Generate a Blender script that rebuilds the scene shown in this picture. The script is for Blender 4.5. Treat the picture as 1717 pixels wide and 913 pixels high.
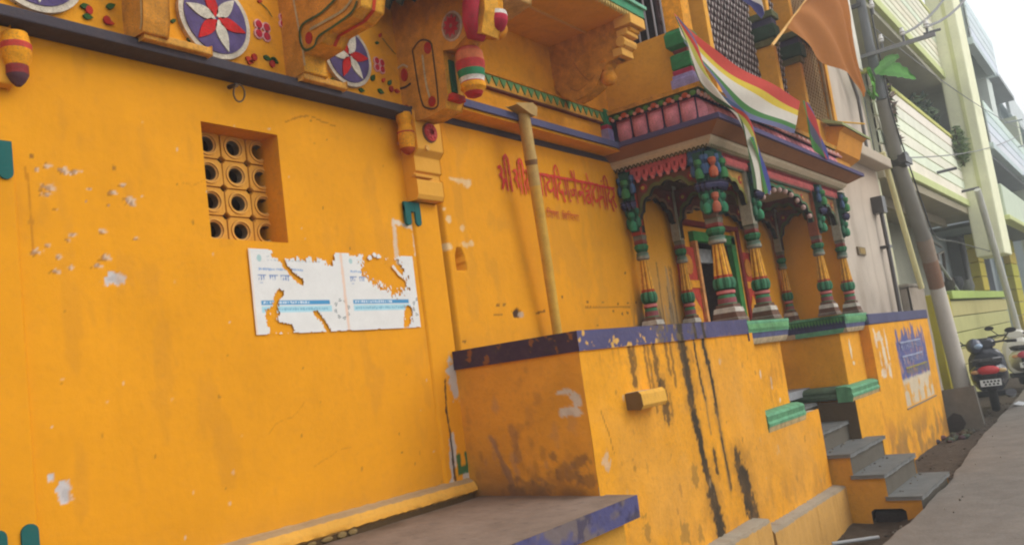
import bpy, math, random
import numpy as np
from mathutils import Vector, Matrix
R = math.radians
random.seed(7)
rng = np.random.RandomState(11)
sc = bpy.context.scene
for o in list(bpy.data.objects): bpy.data.objects.remove(o)

# ------------------------------------------------------------------ camera
cam = bpy.data.cameras.new('camera'); camo = bpy.data.objects.new('camera', cam)
sc.collection.objects.link(camo); sc.camera = camo
yaw, pitch, roll = 0.9497, 0.12188, -0.13646
fw = Vector((math.sin(yaw)*math.cos(pitch), math.cos(yaw)*math.cos(pitch), math.sin(pitch)))
rt = Vector((math.cos(yaw), -math.sin(yaw), 0)); up = rt.cross(fw)
rr = rt*math.cos(roll) + up*math.sin(roll); uu = up*math.cos(roll) - rt*math.sin(roll)
camo.matrix_world = Matrix(((rr.x, uu.x, -fw.x, 0), (rr.y, uu.y, -fw.y, 0), (rr.z, uu.z, -fw.z, 1.55), (0, 0, 0, 1)))
cam.sensor_fit = 'HORIZONTAL'; cam.sensor_width = 36; cam.lens = 36*1452/1717
cam.clip_start = 0.05; cam.clip_end = 3000
sc.render.resolution_x = 1024; sc.render.resolution_y = 544
sc.render.engine = 'CYCLES'
sc.cycles.filter_width = 2.1

# ------------------------------------------------------------------ light
world = bpy.data.worlds.new('World'); sc.world = world; world.use_nodes = True
nt = world.node_tree; nt.nodes.clear()
sky = nt.nodes.new('ShaderNodeTexSky'); sky.sky_type = 'NISHITA'; sky.sun_disc = False
SUN_EL, SUN_AZ = 33, 150          # azimuth measured from +Y towards +X
sky.sun_elevation = R(SUN_EL); sky.sun_rotation = R(SUN_AZ)
sky.dust_density = 2; sky.air_density = 1.0; sky.ozone_density = 1.0
hs = nt.nodes.new('ShaderNodeHueSaturation'); hs.inputs['Saturation'].default_value = 0.3
bg = nt.nodes.new('ShaderNodeBackground'); bg.inputs[1].default_value = 0.10
wo = nt.nodes.new('ShaderNodeOutputWorld')
mxs = nt.nodes.new('ShaderNodeMix'); mxs.data_type = 'RGBA'; mxs.inputs[0].default_value = .75; mxs.inputs[7].default_value = (12.5, 12.7, 12.9, 1)   # white overcast veil over the sky
nt.links.new(sky.outputs[0], hs.inputs['Color']); nt.links.new(hs.outputs[0], mxs.inputs[6]); nt.links.new(mxs.outputs[2], bg.inputs[0]); nt.links.new(bg.outputs[0], wo.inputs[0])
sl = bpy.data.lights.new('sun', 'SUN'); sl.energy = 1.35; sl.angle = R(38); sl.color = (1, .955, .88)
so = bpy.data.objects.new('sun', sl); sc.collection.objects.link(so)
d = Vector((math.sin(R(SUN_AZ))*math.cos(R(SUN_EL)), math.cos(R(SUN_AZ))*math.cos(R(SUN_EL)), math.sin(R(SUN_EL))))
so.rotation_euler = (-d).to_track_quat('-Z', 'Y').to_euler()
sc.view_settings.view_transform = 'Standard'; sc.view_settings.look = 'None'
sc.view_settings.exposure = 0.24; sc.view_settings.gamma = 1

# ------------------------------------------------------------------ colours
def S(r, g, b):
    f = lambda c: (c/255/12.92) if c/255 <= .04045 else ((c/255+.055)/1.055)**2.4
    return (f(r), f(g), f(b))
YEL = (.78, .322, .012); YEL2 = (.74, .29, .018); ORG = (.62, .22, .02)
WHT = S(225, 220, 212); GRN = S(50, 130, 88); DGRN = S(30, 84, 56); RED = S(190, 40, 44); MAR = S(120, 28, 30)
PNK = S(214, 120, 128); PUR = S(84, 76, 118); BLU = S(76, 74, 112); DBLU = S(74, 68, 74); CRM = S(205, 185, 150)
BRN = S(96, 70, 52); GRY = S(140, 138, 136); DRK = S(38, 32, 34); TER = S(178, 92, 62); OLV = S(104, 104, 48)
LIL = S(150, 142, 190); STN = S(150, 152, 155); BGE = S(196, 184, 166); TEAL = S(40, 96, 92)

# ------------------------------------------------------------------ materials
def nodes(name):
    m = bpy.data.materials.new(name); m.use_nodes = True
    n = m.node_tree.nodes; l = m.node_tree.links
    return m, n, l, n['Principled BSDF']
def paint(name, rough=.75, bump=.25, var=.12, dirt=.15, dirtcol=(.16, .10, .06), scale=1.0, bdist=.004, spec=.25, twoside=False):
    m, n, l, b = nodes(name)
    at = n.new('ShaderNodeAttribute'); at.attribute_name = 'Col'
    tc = n.new('ShaderNodeTexCoord')
    n1 = n.new('ShaderNodeTexNoise'); n1.inputs['Scale'].default_value = 3.1*scale; n1.inputs['Detail'].default_value = 8; n1.inputs['Roughness'].default_value = .62
    n2 = n.new('ShaderNodeTexNoise'); n2.inputs['Scale'].default_value = 26*scale; n2.inputs['Detail'].default_value = 7; n2.inputs['Roughness'].default_value = .7
    l.new(tc.outputs['Object'], n1.inputs['Vector']); l.new(tc.outputs['Object'], n2.inputs['Vector'])
    mr = n.new('ShaderNodeMapRange'); mr.inputs[1].default_value = .3; mr.inputs[2].default_value = .7
    mr.inputs[3].default_value = 1-var; mr.inputs[4].default_value = 1+var*.6
    l.new(n1.outputs[0], mr.inputs[0])
    mul = n.new('ShaderNodeVectorMath'); mul.operation = 'SCALE'
    l.new(at.outputs['Color'], mul.inputs[0]); l.new(mr.outputs[0], mul.inputs['Scale'])
    mr2 = n.new('ShaderNodeMapRange'); mr2.inputs[1].default_value = .5; mr2.inputs[2].default_value = .78
    mr2.inputs[3].default_value = 0; mr2.inputs[4].default_value = dirt*2
    l.new(n2.outputs[0], mr2.inputs[0])
    n3 = n.new('ShaderNodeTexNoise'); n3.inputs['Scale'].default_value = 1.3*scale; n3.inputs['Detail'].default_value = 4
    l.new(tc.outputs['Object'], n3.inputs['Vector'])
    mm = n.new('ShaderNodeMath'); mm.operation = 'MULTIPLY'; l.new(mr2.outputs[0], mm.inputs[0]); l.new(n3.outputs[0], mm.inputs[1])
    mx = n.new('ShaderNodeMix'); mx.data_type = 'RGBA'; mx.inputs[7].default_value = (*dirtcol, 1)
    l.new(mm.outputs[0], mx.inputs[0]); l.new(mul.outputs[0], mx.inputs[6])
    l.new(mx.outputs[2], b.inputs['Base Color'])
    b.inputs['Roughness'].default_value = rough; b.inputs['Specular IOR Level'].default_value = spec
    bp = n.new('ShaderNodeBump'); bp.inputs['Strength'].default_value = bump; bp.inputs['Distance'].default_value = bdist
    ad = n.new('ShaderNodeMath'); ad.operation = 'MULTIPLY_ADD'; ad.inputs[1].default_value = 2.5
    l.new(n1.outputs[0], ad.inputs[0]); l.new(n2.outputs[0], ad.inputs[2])
    l.new(ad.outputs[0], bp.inputs['Height']); l.new(bp.outputs[0], b.inputs['Normal'])
    return m
M_PL = paint('painted_plaster', .8, .4, .06, .10, bdist=.006, spec=.12)
M_OLD = paint('worn_plaster', .85, .6, .13, .28, bdist=.009, spec=.15)
M_ORN = paint('painted_ornament', .78, .7, .34, .9, (.12, .085, .06), 4.0, .005, .15)
M_STONE = paint('stone', .8, .6, .2, .35, (.12, .11, .10), 2.0, .006)
M_FAR = paint('far_plaster', .85, .3, .08, .22, (.34, .32, .26), .8, .01)
M_MET = paint('painted_metal', .35, .15, .08, .25, (.08, .06, .05), 4, .002, .5)
M_PAPER = paint('paper', .7, .2, .05, .12, (.35, .3, .22), 3, .002)
M_WOOD = paint('bamboo', .6, .4, .2, .3, (.15, .09, .04), 3, .003)
M_GLOSS = paint('glossy_body', .2, .03, .03, .12, (.12, .10, .08), 3, .001, .6)
M_LETTER = paint('brushed_lettering', .7, .2, .22, .5, (.7, .35, .05), 5, .001)
def cloth(name):
    m = paint(name, .85, .2, .08, .1, (.3, .2, .15), 4, .002)
    n = m.node_tree.nodes; l = m.node_tree.links; b = n['Principled BSDF']
    tr = n.new('ShaderNodeBsdfTranslucent'); mixs = n.new('ShaderNodeMixShader'); mixs.inputs[0].default_value = .35
    at = [x for x in n if x.type == 'ATTRIBUTE'][0]; l.new(at.outputs['Color'], tr.inputs[0])
    out = [x for x in n if x.type == 'OUTPUT_MATERIAL'][0]
    l.new(b.outputs[0], mixs.inputs[1]); l.new(tr.outputs[0], mixs.inputs[2]); l.new(mixs.outputs[0], out.inputs[0])
    return m
M_CLOTH = cloth('thin_cloth'); M_LEAF = cloth('leaf')

# ------------------------------------------------------------------ mesh builder
class MB:
    def __init__(s): s.v = []; s.f = []; s.c = []
    def add(s, vs, fs, col):
        k = len(s.v); s.v += [tuple(p) for p in vs]
        for i, f in enumerate(fs):
            s.f.append(tuple(k+j for j in f)); s.c.append(col[i] if isinstance(col, list) else col)
        return s
    def box(s, x0, x1, y0, y1, z0, z1, col):
        v = [(x0,y0,z0),(x1,y0,z0),(x1,y1,z0),(x0,y1,z0),(x0,y0,z1),(x1,y0,z1),(x1,y1,z1),(x0,y1,z1)]
        return s.add(v, [(3,2,1,0),(4,5,6,7),(0,1,5,4),(1,2,6,5),(2,3,7,6),(3,0,4,7)], col)
    def prism(s, poly, ax, a0, a1, col, sidecol=None):
        """poly in the two other axes: ax X -> (y,z), Y -> (x,z), Z -> (x,y)"""
        def mk(a, p): return {'X': (a, p[0], p[1]), 'Y': (p[0], a, p[1]), 'Z': (p[0], p[1], a)}[ax]
        n = len(poly); v = [mk(a0, p) for p in poly]+[mk(a1, p) for p in poly]
        fs = [tuple(range(n)), tuple(range(2*n-1, n-1, -1))]+[(i, (i+1) % n, n+(i+1) % n, n+i) for i in range(n)]
        return s.add(v, fs, [col, col]+[(sidecol or col)]*n)
    def lathe(s, prof, n=16, c=(0,0,0), lobes=0, amp=0, lobecol=None, rot=0, cap=True):
        """prof: (r, z, colour) bottom to top"""
        vs = []; fs = []; cs = []
        for r, z, _ in prof:
            for i in range(n):
                a = rot+2*math.pi*i/n
                q = r*(1+amp*math.cos(lobes*a)) if lobes else r
                vs.append((c[0]+q*math.cos(a), c[1]+q*math.sin(a), c[2]+z))
        for j in range(len(prof)-1):
            for i in range(n):
                fs.append((j*n+i, j*n+(i+1) % n, (j+1)*n+(i+1) % n, (j+1)*n+i))
                col = prof[j][2]
                if lobes and lobecol is not None and math.cos(lobes*(rot+2*math.pi*(i+.5)/n)) < -.45: col = lobecol
                cs.append(col)
        if cap:
            fs.append(tuple(range(n-1, -1, -1))); cs.append(prof[0][2])
            k = (len(prof)-1)*n; fs.append(tuple(range(k, k+n))); cs.append(prof[-1][2])
        return s.add(vs, fs, cs)
    def sq(s, prof, c=(0,0,0)):
        return s.lathe([(r*1.4142, z, k) for r, z, k in prof], 4, c, rot=math.pi/4)
    def tube(s, pts, r, n=8, col=(.1,.1,.1), cap=True):
        pts = [Vector(p) for p in pts]; vs = []; fs = []
        ref = None
        for i, p in enumerate(pts):
            t = (pts[min(i+1, len(pts)-1)]-pts[max(i-1, 0)]).normalized()
            if ref is None: ref = t.orthogonal().normalized()
            a = (ref-t*ref.dot(t)).normalized(); ref = a; b = t.cross(a)
            rad = r[i] if isinstance(r, (list, tuple)) else r
            for k in range(n):
                th = 2*math.pi*k/n; vs.append(p+(a*math.cos(th)+b*math.sin(th))*rad)
        for i in range(len(pts)-1):
            for k in range(n): fs.append((i*n+k, i*n+(k+1) % n, (i+1)*n+(k+1) % n, (i+1)*n+k))
        cs = [(col[j//n] if isinstance(col, list) else col) for j in range(len(fs))]
        if cap:
            fs += [tuple(range(n-1, -1, -1)), tuple(range((len(pts)-1)*n, len(pts)*n))]
            cs += [cs[0], cs[-1]]
        return s.add(vs, fs, cs)
    def ball(s, c, r, col, n=10, m=6, sc=(1,1,1)):
        vs = []; fs = []
        for j in range(1, m):
            t = math.pi*j/m
            for i in range(n):
                a = 2*math.pi*i/n; vs.append((c[0]+r*sc[0]*math.sin(t)*math.cos(a), c[1]+r*sc[1]*math.sin(t)*math.sin(a), c[2]+r*sc[2]*math.cos(t)))
        vs += [(c[0], c[1], c[2]+r*sc[2]), (c[0], c[1], c[2]-r*sc[2])]; T = len(vs)-2
        for j in range(m-2):
            for i in range(n): fs.append((j*n+i, (j+1)*n+i, (j+1)*n+(i+1) % n, j*n+(i+1) % n))
        for i in range(n): fs += [(T, i, (i+1) % n), (T+1, (m-2)*n+(i+1) % n, (m-2)*n+i)]
        return s.add(vs, fs, col)
    def ribbon(s, pts, w, y, col, taper=True):
        """flat brush stroke on a wall facing -Y; pts (x,z)"""
        P = [Vector(p) for p in pts]; vs = []
        for i, p in enumerate(P):
            t = (P[min(i+1, len(P)-1)]-P[max(i-1, 0)])
            if t.length < 1e-6: t = Vector((1, 0))
            t.normalize(); nn = Vector((-t.y, t.x))*w*.5*(1+.25*math.sin(i*2.3))
            for q in (p+nn, p-nn): vs.append((q.x, y-.0006*(i % 3), q.y))
        return s.add(vs, [(2*i, 2*i+1, 2*i+3, 2*i+2) for i in range(len(P)-1)], col)
COL = sc.collection
def mesh(name, mb, mat, smooth=None):
    me = bpy.data.meshes.new(name); me.from_pydata(mb.v, [], mb.f); me.update()
    at = me.color_attributes.new('Col', 'FLOAT_COLOR', 'CORNER')
    cnt = [len(f) for f in mb.f]
    arr = np.ones((sum(cnt), 4), np.float32); arr[:, :3] = np.repeat(np.array(mb.c, np.float32).reshape(-1, 3), cnt, axis=0)
    at.data.foreach_set('color', arr.ravel())
    me.materials.append(mat)
    if smooth is not None: me.shade_smooth(); me.set_sharp_from_angle(angle=R(smooth))
    return me
def obj(name, me, parent=None, loc=None, rot=None, label=None):
    o = bpy.data.objects.new(name, me); COL.objects.link(o)
    if loc is not None: o.location = loc
    if rot is not None: o.rotation_euler = rot
    if parent is not None:
        o.parent = parent
        if loc is None: o.matrix_parent_inverse = world_of(parent).inverted()
    if label: o['label'] = label
    return o
WM = {}
def world_of(o):
    m = o.matrix_basis.copy()
    if o.parent: m = world_of(o.parent) @ o.matrix_parent_inverse @ m
    return m
def part(name, mb, mat, parent, smooth=None, bevel=0, label=None, loc=None, rot=None):
    """loc None: mesh is in world coordinates; else local to the parent"""
    o = obj(name, mesh(name, mb, mat, smooth), parent, loc, rot, label)
    if bevel:
        b = o.modifiers.new('bevel', 'BEVEL'); b.width = bevel; b.segments = 2; b.limit_method = 'ANGLE'; b.angle_limit = R(40)
    return o
def tag(o, label=None, cat=None, group=None, kind=None):
    if label: o['label'] = label
    if cat: o['category'] = cat
    if group: o['group'] = group
    if kind: o['kind'] = kind
    return o
def thing(name, label, cat, loc=(0,0,0), rz=0, group=None):
    o = bpy.data.objects.new(name, None); COL.objects.link(o); o.location = loc; o.rotation_euler = (0, 0, rz)
    o.empty_display_size = .2
    return tag(o, label, cat, group)
def dup(root, loc=None, rz=None, label=None, parent=None):
    r = root.copy(); COL.objects.link(r)
    if parent is not None: r.parent = parent
    if loc is not None: r.location = loc
    if rz is not None: r.rotation_euler = (0, 0, rz)
    if label: r['label'] = label
    for ch in list(root.children):
        c = ch.copy(); COL.objects.link(c); c.parent = r
        for g in list(ch.children):
            d_ = g.copy(); COL.objects.link(d_); d_.parent = c
    return r

# ---- numpy noise and painted grids (one colour per vertex: flaking, stains, print)
def vnoise(X, Z, f, seed=0):
    r = np.random.RandomState(seed); T = r.rand(257, 257)
    x = X*f+seed*3.7; z = Z*f+seed*1.9; xi = np.floor(x).astype(int); zi = np.floor(z).astype(int)
    u = x-xi; w = z-zi; u = u*u*(3-2*u); w = w*w*(3-2*w)
    g = lambda a, b: T[a % 257, b % 257]
    return (g(xi, zi)*(1-u)*(1-w)+g(xi+1, zi)*u*(1-w)+g(xi, zi+1)*(1-u)*w+g(xi+1, zi+1)*u*w)
def fbm(X, Z, f, seed=0, o=4):
    s_ = 0; a = 1; t = 0
    for i in range(o): s_ = s_+a*vnoise(X, Z, f*2**i, seed+i); t += a; a *= .55
    return s_/t
def sst(a, b, x): t = np.clip((x-a)/(b-a), 0, 1); return t*t*(3-2*t)
def axis(segs):
    out = []
    for a, b, st in segs:
        k = max(1, int(round((b-a)/st))); out += [a+(b-a)*i/k for i in range(k)]
    return np.array(out+[segs[-1][1]])
class Grid:
    """wall sheet facing -Y (or another plane through put), vertices coloured"""
    def __init__(s, xs, zs, base):
        s.X, s.Z = np.meshgrid(xs, zs); s.C = np.ones(s.X.shape+(3,))*np.array(base); s.D = np.zeros_like(s.X); s.keep = None
    def mix(s, mask, col): s.C += (np.array(col)-s.C)*np.clip(mask, 0, 1)[..., None]
    def tint(s, f): s.C *= f[..., None]
    def blob(s, x, z, rx, rz, col, st=1, f=30, rough=.9, seed=1, dep=0, soft=.15):
        d = np.sqrt(((s.X-x)/rx)**2+((s.Z-z)/rz)**2); n = fbm(s.X, s.Z, f, seed)
        m = sst(1.0+soft, 1.0-soft, d+(n-.5)*rough*2)*st; s.mix(m, col); s.D += m*dep
    def line(s, pts, w, col, st=1, f=25, rough=.8, seed=3, soft=.3, dep=0):
        best = np.full(s.X.shape, 1e9)
        for (x0, z0), (x1, z1) in zip(pts[:-1], pts[1:]):
            dx, dz = x1-x0, z1-z0; t = np.clip(((s.X-x0)*dx+(s.Z-z0)*dz)/(dx*dx+dz*dz+1e-9), 0, 1)
            best = np.minimum(best, np.hypot(s.X-x0-t*dx, s.Z-z0-t*dz))
        n = fbm(s.X, s.Z, f, seed); m = sst(1+soft, 1-soft, best/w+(n-.5)*rough*2)*st; s.mix(m, col); s.D += m*dep
    def rect(s, x0, x1, z0, z1, col, e=.004, st=1, f=20, rough=.0, seed=5):
        n = (fbm(s.X, s.Z, f, seed)-.5)*rough
        m = sst(-e, e, s.X-x0+n)*sst(-e, e, x1-s.X+n)*sst(-e, e, s.Z-z0+n)*sst(-e, e, z1-s.Z+n); s.mix(m*st, col)
    def build(s, name, mat, parent, put, smooth=True, label=None):
        nz, nx = s.X.shape; P = put(s.X, s.Z, s.D); V = np.stack(P, -1).reshape(-1, 3)
        idx = np.arange(nz*nx).reshape(nz, nx)
        q = np.stack([idx[:-1, :-1], idx[:-1, 1:], idx[1:, 1:], idx[1:, :-1]], -1).reshape(-1, 4)
        if s.keep is not None:
            k = s.keep; kf = (k[:-1, :-1] & k[:-1, 1:] & k[1:, 1:] & k[1:, :-1]).ravel(); q = q[kf]
        me = bpy.data.meshes.new(name); me.from_pydata(V.tolist(), [], q.tolist()); me.update()
        at = me.color_attributes.new('Col', 'FLOAT_COLOR', 'CORNER')
        arr = np.ones((q.size, 4), np.float32); arr[:, :3] = np.clip(s.C.reshape(-1, 3)[q.ravel()], 0, 1)
        at.data.foreach_set('color', arr.ravel()); me.materials.append(mat)
        if smooth: me.shade_smooth()
        return obj(name, me, parent, None, None, label)
FRONT = lambda y: (lambda X, Z, D: (X, np.full_like(X, y)+D, Z))

# ================================================================== SETTING
def ground_strip(name, pts_inner, pts_outer, z, col, mat, kind='structure', step=.25, amp=.01):
    mb = MB(); n = len(pts_inner); m = 14
    for i in range(n):
        for j in range(m+1):
            t = j/m; x = pts_inner[i][0]*(1-t)+pts_outer[i][0]*t; y = pts_inner[i][1]*(1-t)+pts_outer[i][1]*t
            mb.v.append((x, y, z+random.uniform(-amp, amp)*(0 if j in (0, m) else 1)-.13*math.exp(-((x-7.9)/1.3)**4)*(0 if j == 0 else 1)))
    for i in range(n-1):
        for j in range(m):
            a = i*(m+1)+j; mb.f.append((a, a+1, a+m+2, a+m+1)); mb.c.append(col)
    return tag(obj(name, mesh(name, mb, mat, 60)), kind=kind)
M_ROAD = paint('concrete_road', .85, .7, .2, .6, (.12, .105, .09), 1.3, .01)
M_DIRT = paint('dirt', .95, .9, .35, .6, (.05, .04, .03), 2.2, .03)
gb = MB(); gb.add([(-60,-40,-.42),(130,-40,-.42),(130,40,-.42),(-60,40,-.42)], [(0,1,2,3)], S(120,110,98))
tag(obj('ground', mesh('ground', gb, M_DIRT)), kind='structure')
xs = [-6,-2,2,5,6.5,7.4,8.6,10.2,11.5,13.1,15,18,21,26,32,40,60,90]
ed = [2.3,2.3,2.2,2.1,2.05,1.99,1.93,1.98,2.05,2.15,2.2,2.3,2.4,2.45,2.5,2.5,2.5,2.5]
edge = [(x+random.uniform(-.05,.05), y+random.uniform(-.02,.02)) for x, y in zip(xs, ed)]
# finer edge
fe = []
for (a, b) in zip(edge[:-1], edge[1:]):
    k = max(2, int((b[0]-a[0])/.25)) if a[0] < 20 else 3
    for i in range(k):
        t = i/k; fe.append((a[0]+(b[0]-a[0])*t, a[1]+(b[1]-a[1])*t+random.uniform(-.02, .02)))
fe.append(edge[-1])
rb = MB(); n = len(fe)
for x, y in fe:
    rb.v += [(x, y, -.10), (x, y-.03, -.088), (x, -4, -.07), (x, y+.01, -.42)]
for i in range(n-1):
    a = i*4; b = a+4
    rb.f += [(a, a+1, b+1, b), (a+1, a+2, b+2, b+1), (a+3, a, b, b+3)]; rb.c += [S(134,127,120)]*3
tag(obj('road', mesh('road', rb, M_ROAD, 40)), kind='structure')
cr = MB()
for k in range(26):   # cracks and repair patches lying on the concrete
    x = random.uniform(5.5, 20); y = random.uniform(.6, 1.9); a = random.uniform(0, 3.1); P_ = [Vector((x, y))]
    for i in range(9): a += random.uniform(-.5, .5); P_.append(P_[-1]+Vector((math.cos(a), math.sin(a)))*.09)
    vs = []
    for i, p in enumerate(P_): w_ = .006*(1-i/10); z_ = -.0835+.004*(2.1-p.y)/2; vs += [(p.x-w_, p.y, z_), (p.x+w_, p.y+w_, z_)]
    cr.add(vs, [(2*i, 2*i+1, 2*i+3, 2*i+2) for i in range(9)], S(84,78,72))
for k in range(24):
    x = random.uniform(5.5, 16); y = 2.0-abs(random.gauss(0, .35)); r_ = random.uniform(.004, .013); cr.ball((x, y, -.08+r_*.4), r_, random.choice([S(110,102,92), S(160,152,140), S(80,72,62)]), 5, 3)
tag(obj('road_grit', mesh('road_grit', cr, M_STONE)), kind='stuff')
ground_strip('dirt_verge', [(x, y+.005) for x, y in fe], [(x, 6) for x, y in fe], -.185, S(88,76,64), M_DIRT, amp=.02)
# loose gravel and rubbish crumbs along the verge
gv = MB()
for i in range(420):
    x = random.uniform(5.5, 22); y = random.uniform(1.98, 2.78); r_ = random.uniform(.006, .026)
    if 8.7 < x < 10.4 and y < 2.9: y = random.uniform(1.9, 2.0)
    c_ = random.choice([S(96,86,76), S(80,70,60), S(70,62,55), S(116,108,98)])
    gv.ball((x, y, -.185+r_*.3-.13*math.exp(-((x-7.9)/1.3)**4)), r_, c_, 5, 3, (1, random.uniform(.6, 1.2), .6))
tag(obj('gravel', mesh('gravel', gv, M_STONE)), kind='stuff')

# ================================================================== TEMPLE
T = thing('temple', 'saffron yellow temple building with painted brackets, lattice window and columned porch above a plinth', 'temple', (6, 3.8, 0))
PA = 3.8
# ---- main wall left of the pilaster
xs = axis([(-4, 1.2, .2), (1.2, 2.70, .009), (2.70, 3.20, .01), (3.20, 4.53, .009)])
zs = axis([(-.3, .7, .2), (.7, 2.48, .009), (2.48, 3.11, .01), (3.11, 3.42, .009)])
g = Grid(xs, zs, YEL)
g.tint(.93+.10*fbm(g.X, g.Z, 1.1, 40)+.05*fbm(g.X*9, g.Z*1.1, 4, 140)+.03*fbm(g.X*1.2, g.Z*10, 5, 141)-.02); g.D += .006*(fbm(g.X, g.Z, 2.2, 50)-.5)+.0018*(fbm(g.X, g.Z, 17, 60)-.5)
flake = S(205,200,192)
for i, (x, z) in enumerate([(1.890,2.768),(1.842,2.746),(1.969,2.753),(2.015,2.755),(1.889,2.669),(1.876,2.638),(2.073,2.679),(2.187,2.673),(2.241,2.717),(2.269,2.649),(2.279,2.626),(1.916,2.573),(1.980,2.460),(1.959,2.434),(1.813,2.374),(1.865,2.405),(1.914,2.356),(1.896,2.289),(2.123,2.482),(2.286,2.459),(2.162,2.613),(2.057,2.621),(2.127,2.358),(2.087,2.320),(1.963,2.306)]):
    rr_ = [.022,.012,.028,.02,.03,.02,.012,.02,.014,.028,.02,.01,.016,.012,.022,.014,.018,.018,.018,.014,.008,.008,.025,.02,.016][i]
    g.blob(x, z, rr_*.85, rr_*.5, flake, .6, 70, 1.3, 70+i, .002, soft=.35)
    g.blob(x-rr_*.5, z-rr_*.2, rr_*.8, rr_*.5, S(120,76,36), .55, 90, 1.4, 170+i, .001)
for i, (x, z, a, b_) in enumerate([(2.165,2.265,.055,.032), (1.86,1.335,.030,.045), (1.81,1.41,.012,.015), (1.44,1.36,.02,.035), (4.44,1.63,.045,.14), (4.435,1.36,.02,.09), (4.31,.93,.03,.035), (4.40,.98,.03,.05)]):
    g.blob(x, z, a, b_, S(196,196,198), .9, 40, .9, 90+i, .003)
    g.blob(x+.01, z-.01, a*.6, b_*.6, S(165,160,160), .5, 40, 1, 95+i)
for i in range(110):
    x = rng.uniform(1.3, 4.4); z = rng.uniform(.9, 3.3); r_ = rng.uniform(.003, .008)
    g.blob(x, z, r_, r_*rng.uniform(.6, 1.8), random.choice([flake, S(120,80,40), S(100,70,50), S(226,190,150)]), rng.uniform(.3, .8), 60, .6, 200+i)
g.line([(3.269,3.197),(3.372,3.247),(3.466,3.271),(3.556,3.249),(3.660,3.235)], .004, S(170,105,30), .8, 40, .9, 31)
g.line([(4.397,1.534),(4.334,1.364),(4.345,1.207),(4.309,1.021),(4.290,0.891)], .009, S(84,64,46), .95, 40, 1.0, 33, dep=.004)
g.line([(4.389,1.495),(4.353,1.342)], .02, S(170,150,130), .8, 40, 1.0, 35)
for k in range(3):   # hairline cracks
    x = rng.uniform(1.5, 4.1); z = rng.uniform(1.0, 3.2); a = rng.uniform(0, 6.28); P_ = [(x, z)]
    for i in range(5): a += rng.uniform(-.7, .7); x += .06*math.cos(a); z += .06*math.sin(a); P_.append((x, z))
    g.line(P_, .003, S(176,112,34), .4, 60, 1.2, 900+k)
g.line([(1.795,2.751),(1.805,2.564),(1.803,2.379)], .005, S(170,105,30), .6, 40, .9, 36)
# torn residue right of the poster
for k, ln in enumerate([[(4.081,2.675),(4.071,2.449),(4.077,2.391)], [(4.080,2.667),(4.300,2.621)], [(4.268,2.639),(4.259,2.456)]]):
    g.line(ln, .016, S(216,206,190), .85, 45, 1.0, 37+k)
# grime towards the skirting
g.mix(sst(1.15, .85, g.Z)*fbm(g.X, g.Z, 5, 80)*.55, (.42, .22, .05))
g.mix(sst(.60, .72, fbm(g.X*1.0, g.Z*.35, 7, 82))*.25, (.55, .24, .03))
g.keep = ~((g.X > 2.701) & (g.X < 3.199) & (g.Z > 2.481) & (g.Z < 3.109))
g.build('wall', M_PL, T, FRONT(PA))
# window reveal and lattice tiles
mb = MB(); mb.prism([(3.79,3.09),(3.745,3.10),(3.74,3.36),(3.79,3.36)], 'X', 1.60, 1.74, (.74,.33,.03)); part('bracket', mb, M_PL, T, bevel=.008, label='yellow bracket at the far left under the dark ledge')
mb = MB(); x0, x1, z0, z1, y0, y1 = 2.70, 3.20, 2.48, 3.11, 3.80, 4.05
mb.add([(x0,y0,z1),(x1,y0,z1),(x1,y1,z1),(x0,y1,z1)], [(0,1,2,3)], YEL2)
mb.add([(x0,y0,z0),(x1,y0,z0),(x1,y1,z0),(x0,y1,z0)], [(0,1,2,3)], YEL2)
mb.add([(x0,y0,z0),(x0,y0,z1),(x0,y1,z1),(x0,y1,z0)], [(0,1,2,3)], YEL2)
mb.add([(x1,y0,z0),(x1,y0,z1),(x1,y1,z1),(x1,y1,z0)], [(0,1,2,3)], YEL2)
mb.add([(x0-.2,4.5,z0-.3),(x1+.8,4.5,z0-.3),(x1+.8,4.5,z1+.6),(x0-.2,4.5,z1+.6),(x0-.2,4.06,z0-.3),(x1+.8,4.06,z0-.3),(x1+.8,4.06,z1+.6),(x0-.2,4.06,z1+.6)], [(0,1,2,3),(0,3,7,4),(1,2,6,5),(0,1,5,4),(3,2,6,7)], DRK)  # shade of the interior painted as a dark box behind the tiles
win = part('lattice_window', mb, M_OLD, T)
def tile_mesh():
    mb = MB(); h, hz = .0845, .0785; ch = .74; Q = []
    for q in range(4):
        for a_, u_, v_ in ((0, 1, 0), (18, 1, .34), (36.5, 1, ch), (53.5, ch, 1), (72, .34, 1)):
            t = math.radians(90*q+a_); c, s_ = math.cos(math.radians(90*q)), math.sin(math.radians(90*q)); Q.append((t, u_*c-v_*s_, u_*s_+v_*c))
    n = len(Q)
    prof = [('o', 1.0, .035), ('o', 1.0, .003), ('o', .955, -.003), ('c', .067, -.003), ('c', .065, -.010), ('c', .055, -.011), ('c', .052, -.003), ('c', .045, .002), ('c', .041, .045)]
    cols = [(.6,.28,.04), (.5,.22,.03), (.70,.33,.05), (.5,.24,.05), (.72,.36,.07), (.5,.26,.06), (.68,.36,.1), S(110,96,76)]  # last tone darkens the hole tunnel, shade put into colour
    for kind, r_, y in prof:
        for (t, u_, v_) in Q:
            if kind == 'o': p = (u_*h*r_, v_*hz*r_)
            else: p = (math.cos(t)*r_, math.sin(t)*r_*.97)
            mb.v.append((p[0], y, p[1]))
    for j in range(len(prof)-1):
        for i in range(n): mb.f.append((j*n+i, j*n+(i+1) % n, (j+1)*n+(i+1) % n, (j+1)*n+i)); mb.c.append(cols[j])
    return mesh('lattice_tile', mb, M_OLD, 24)
tm = tile_mesh()
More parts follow.
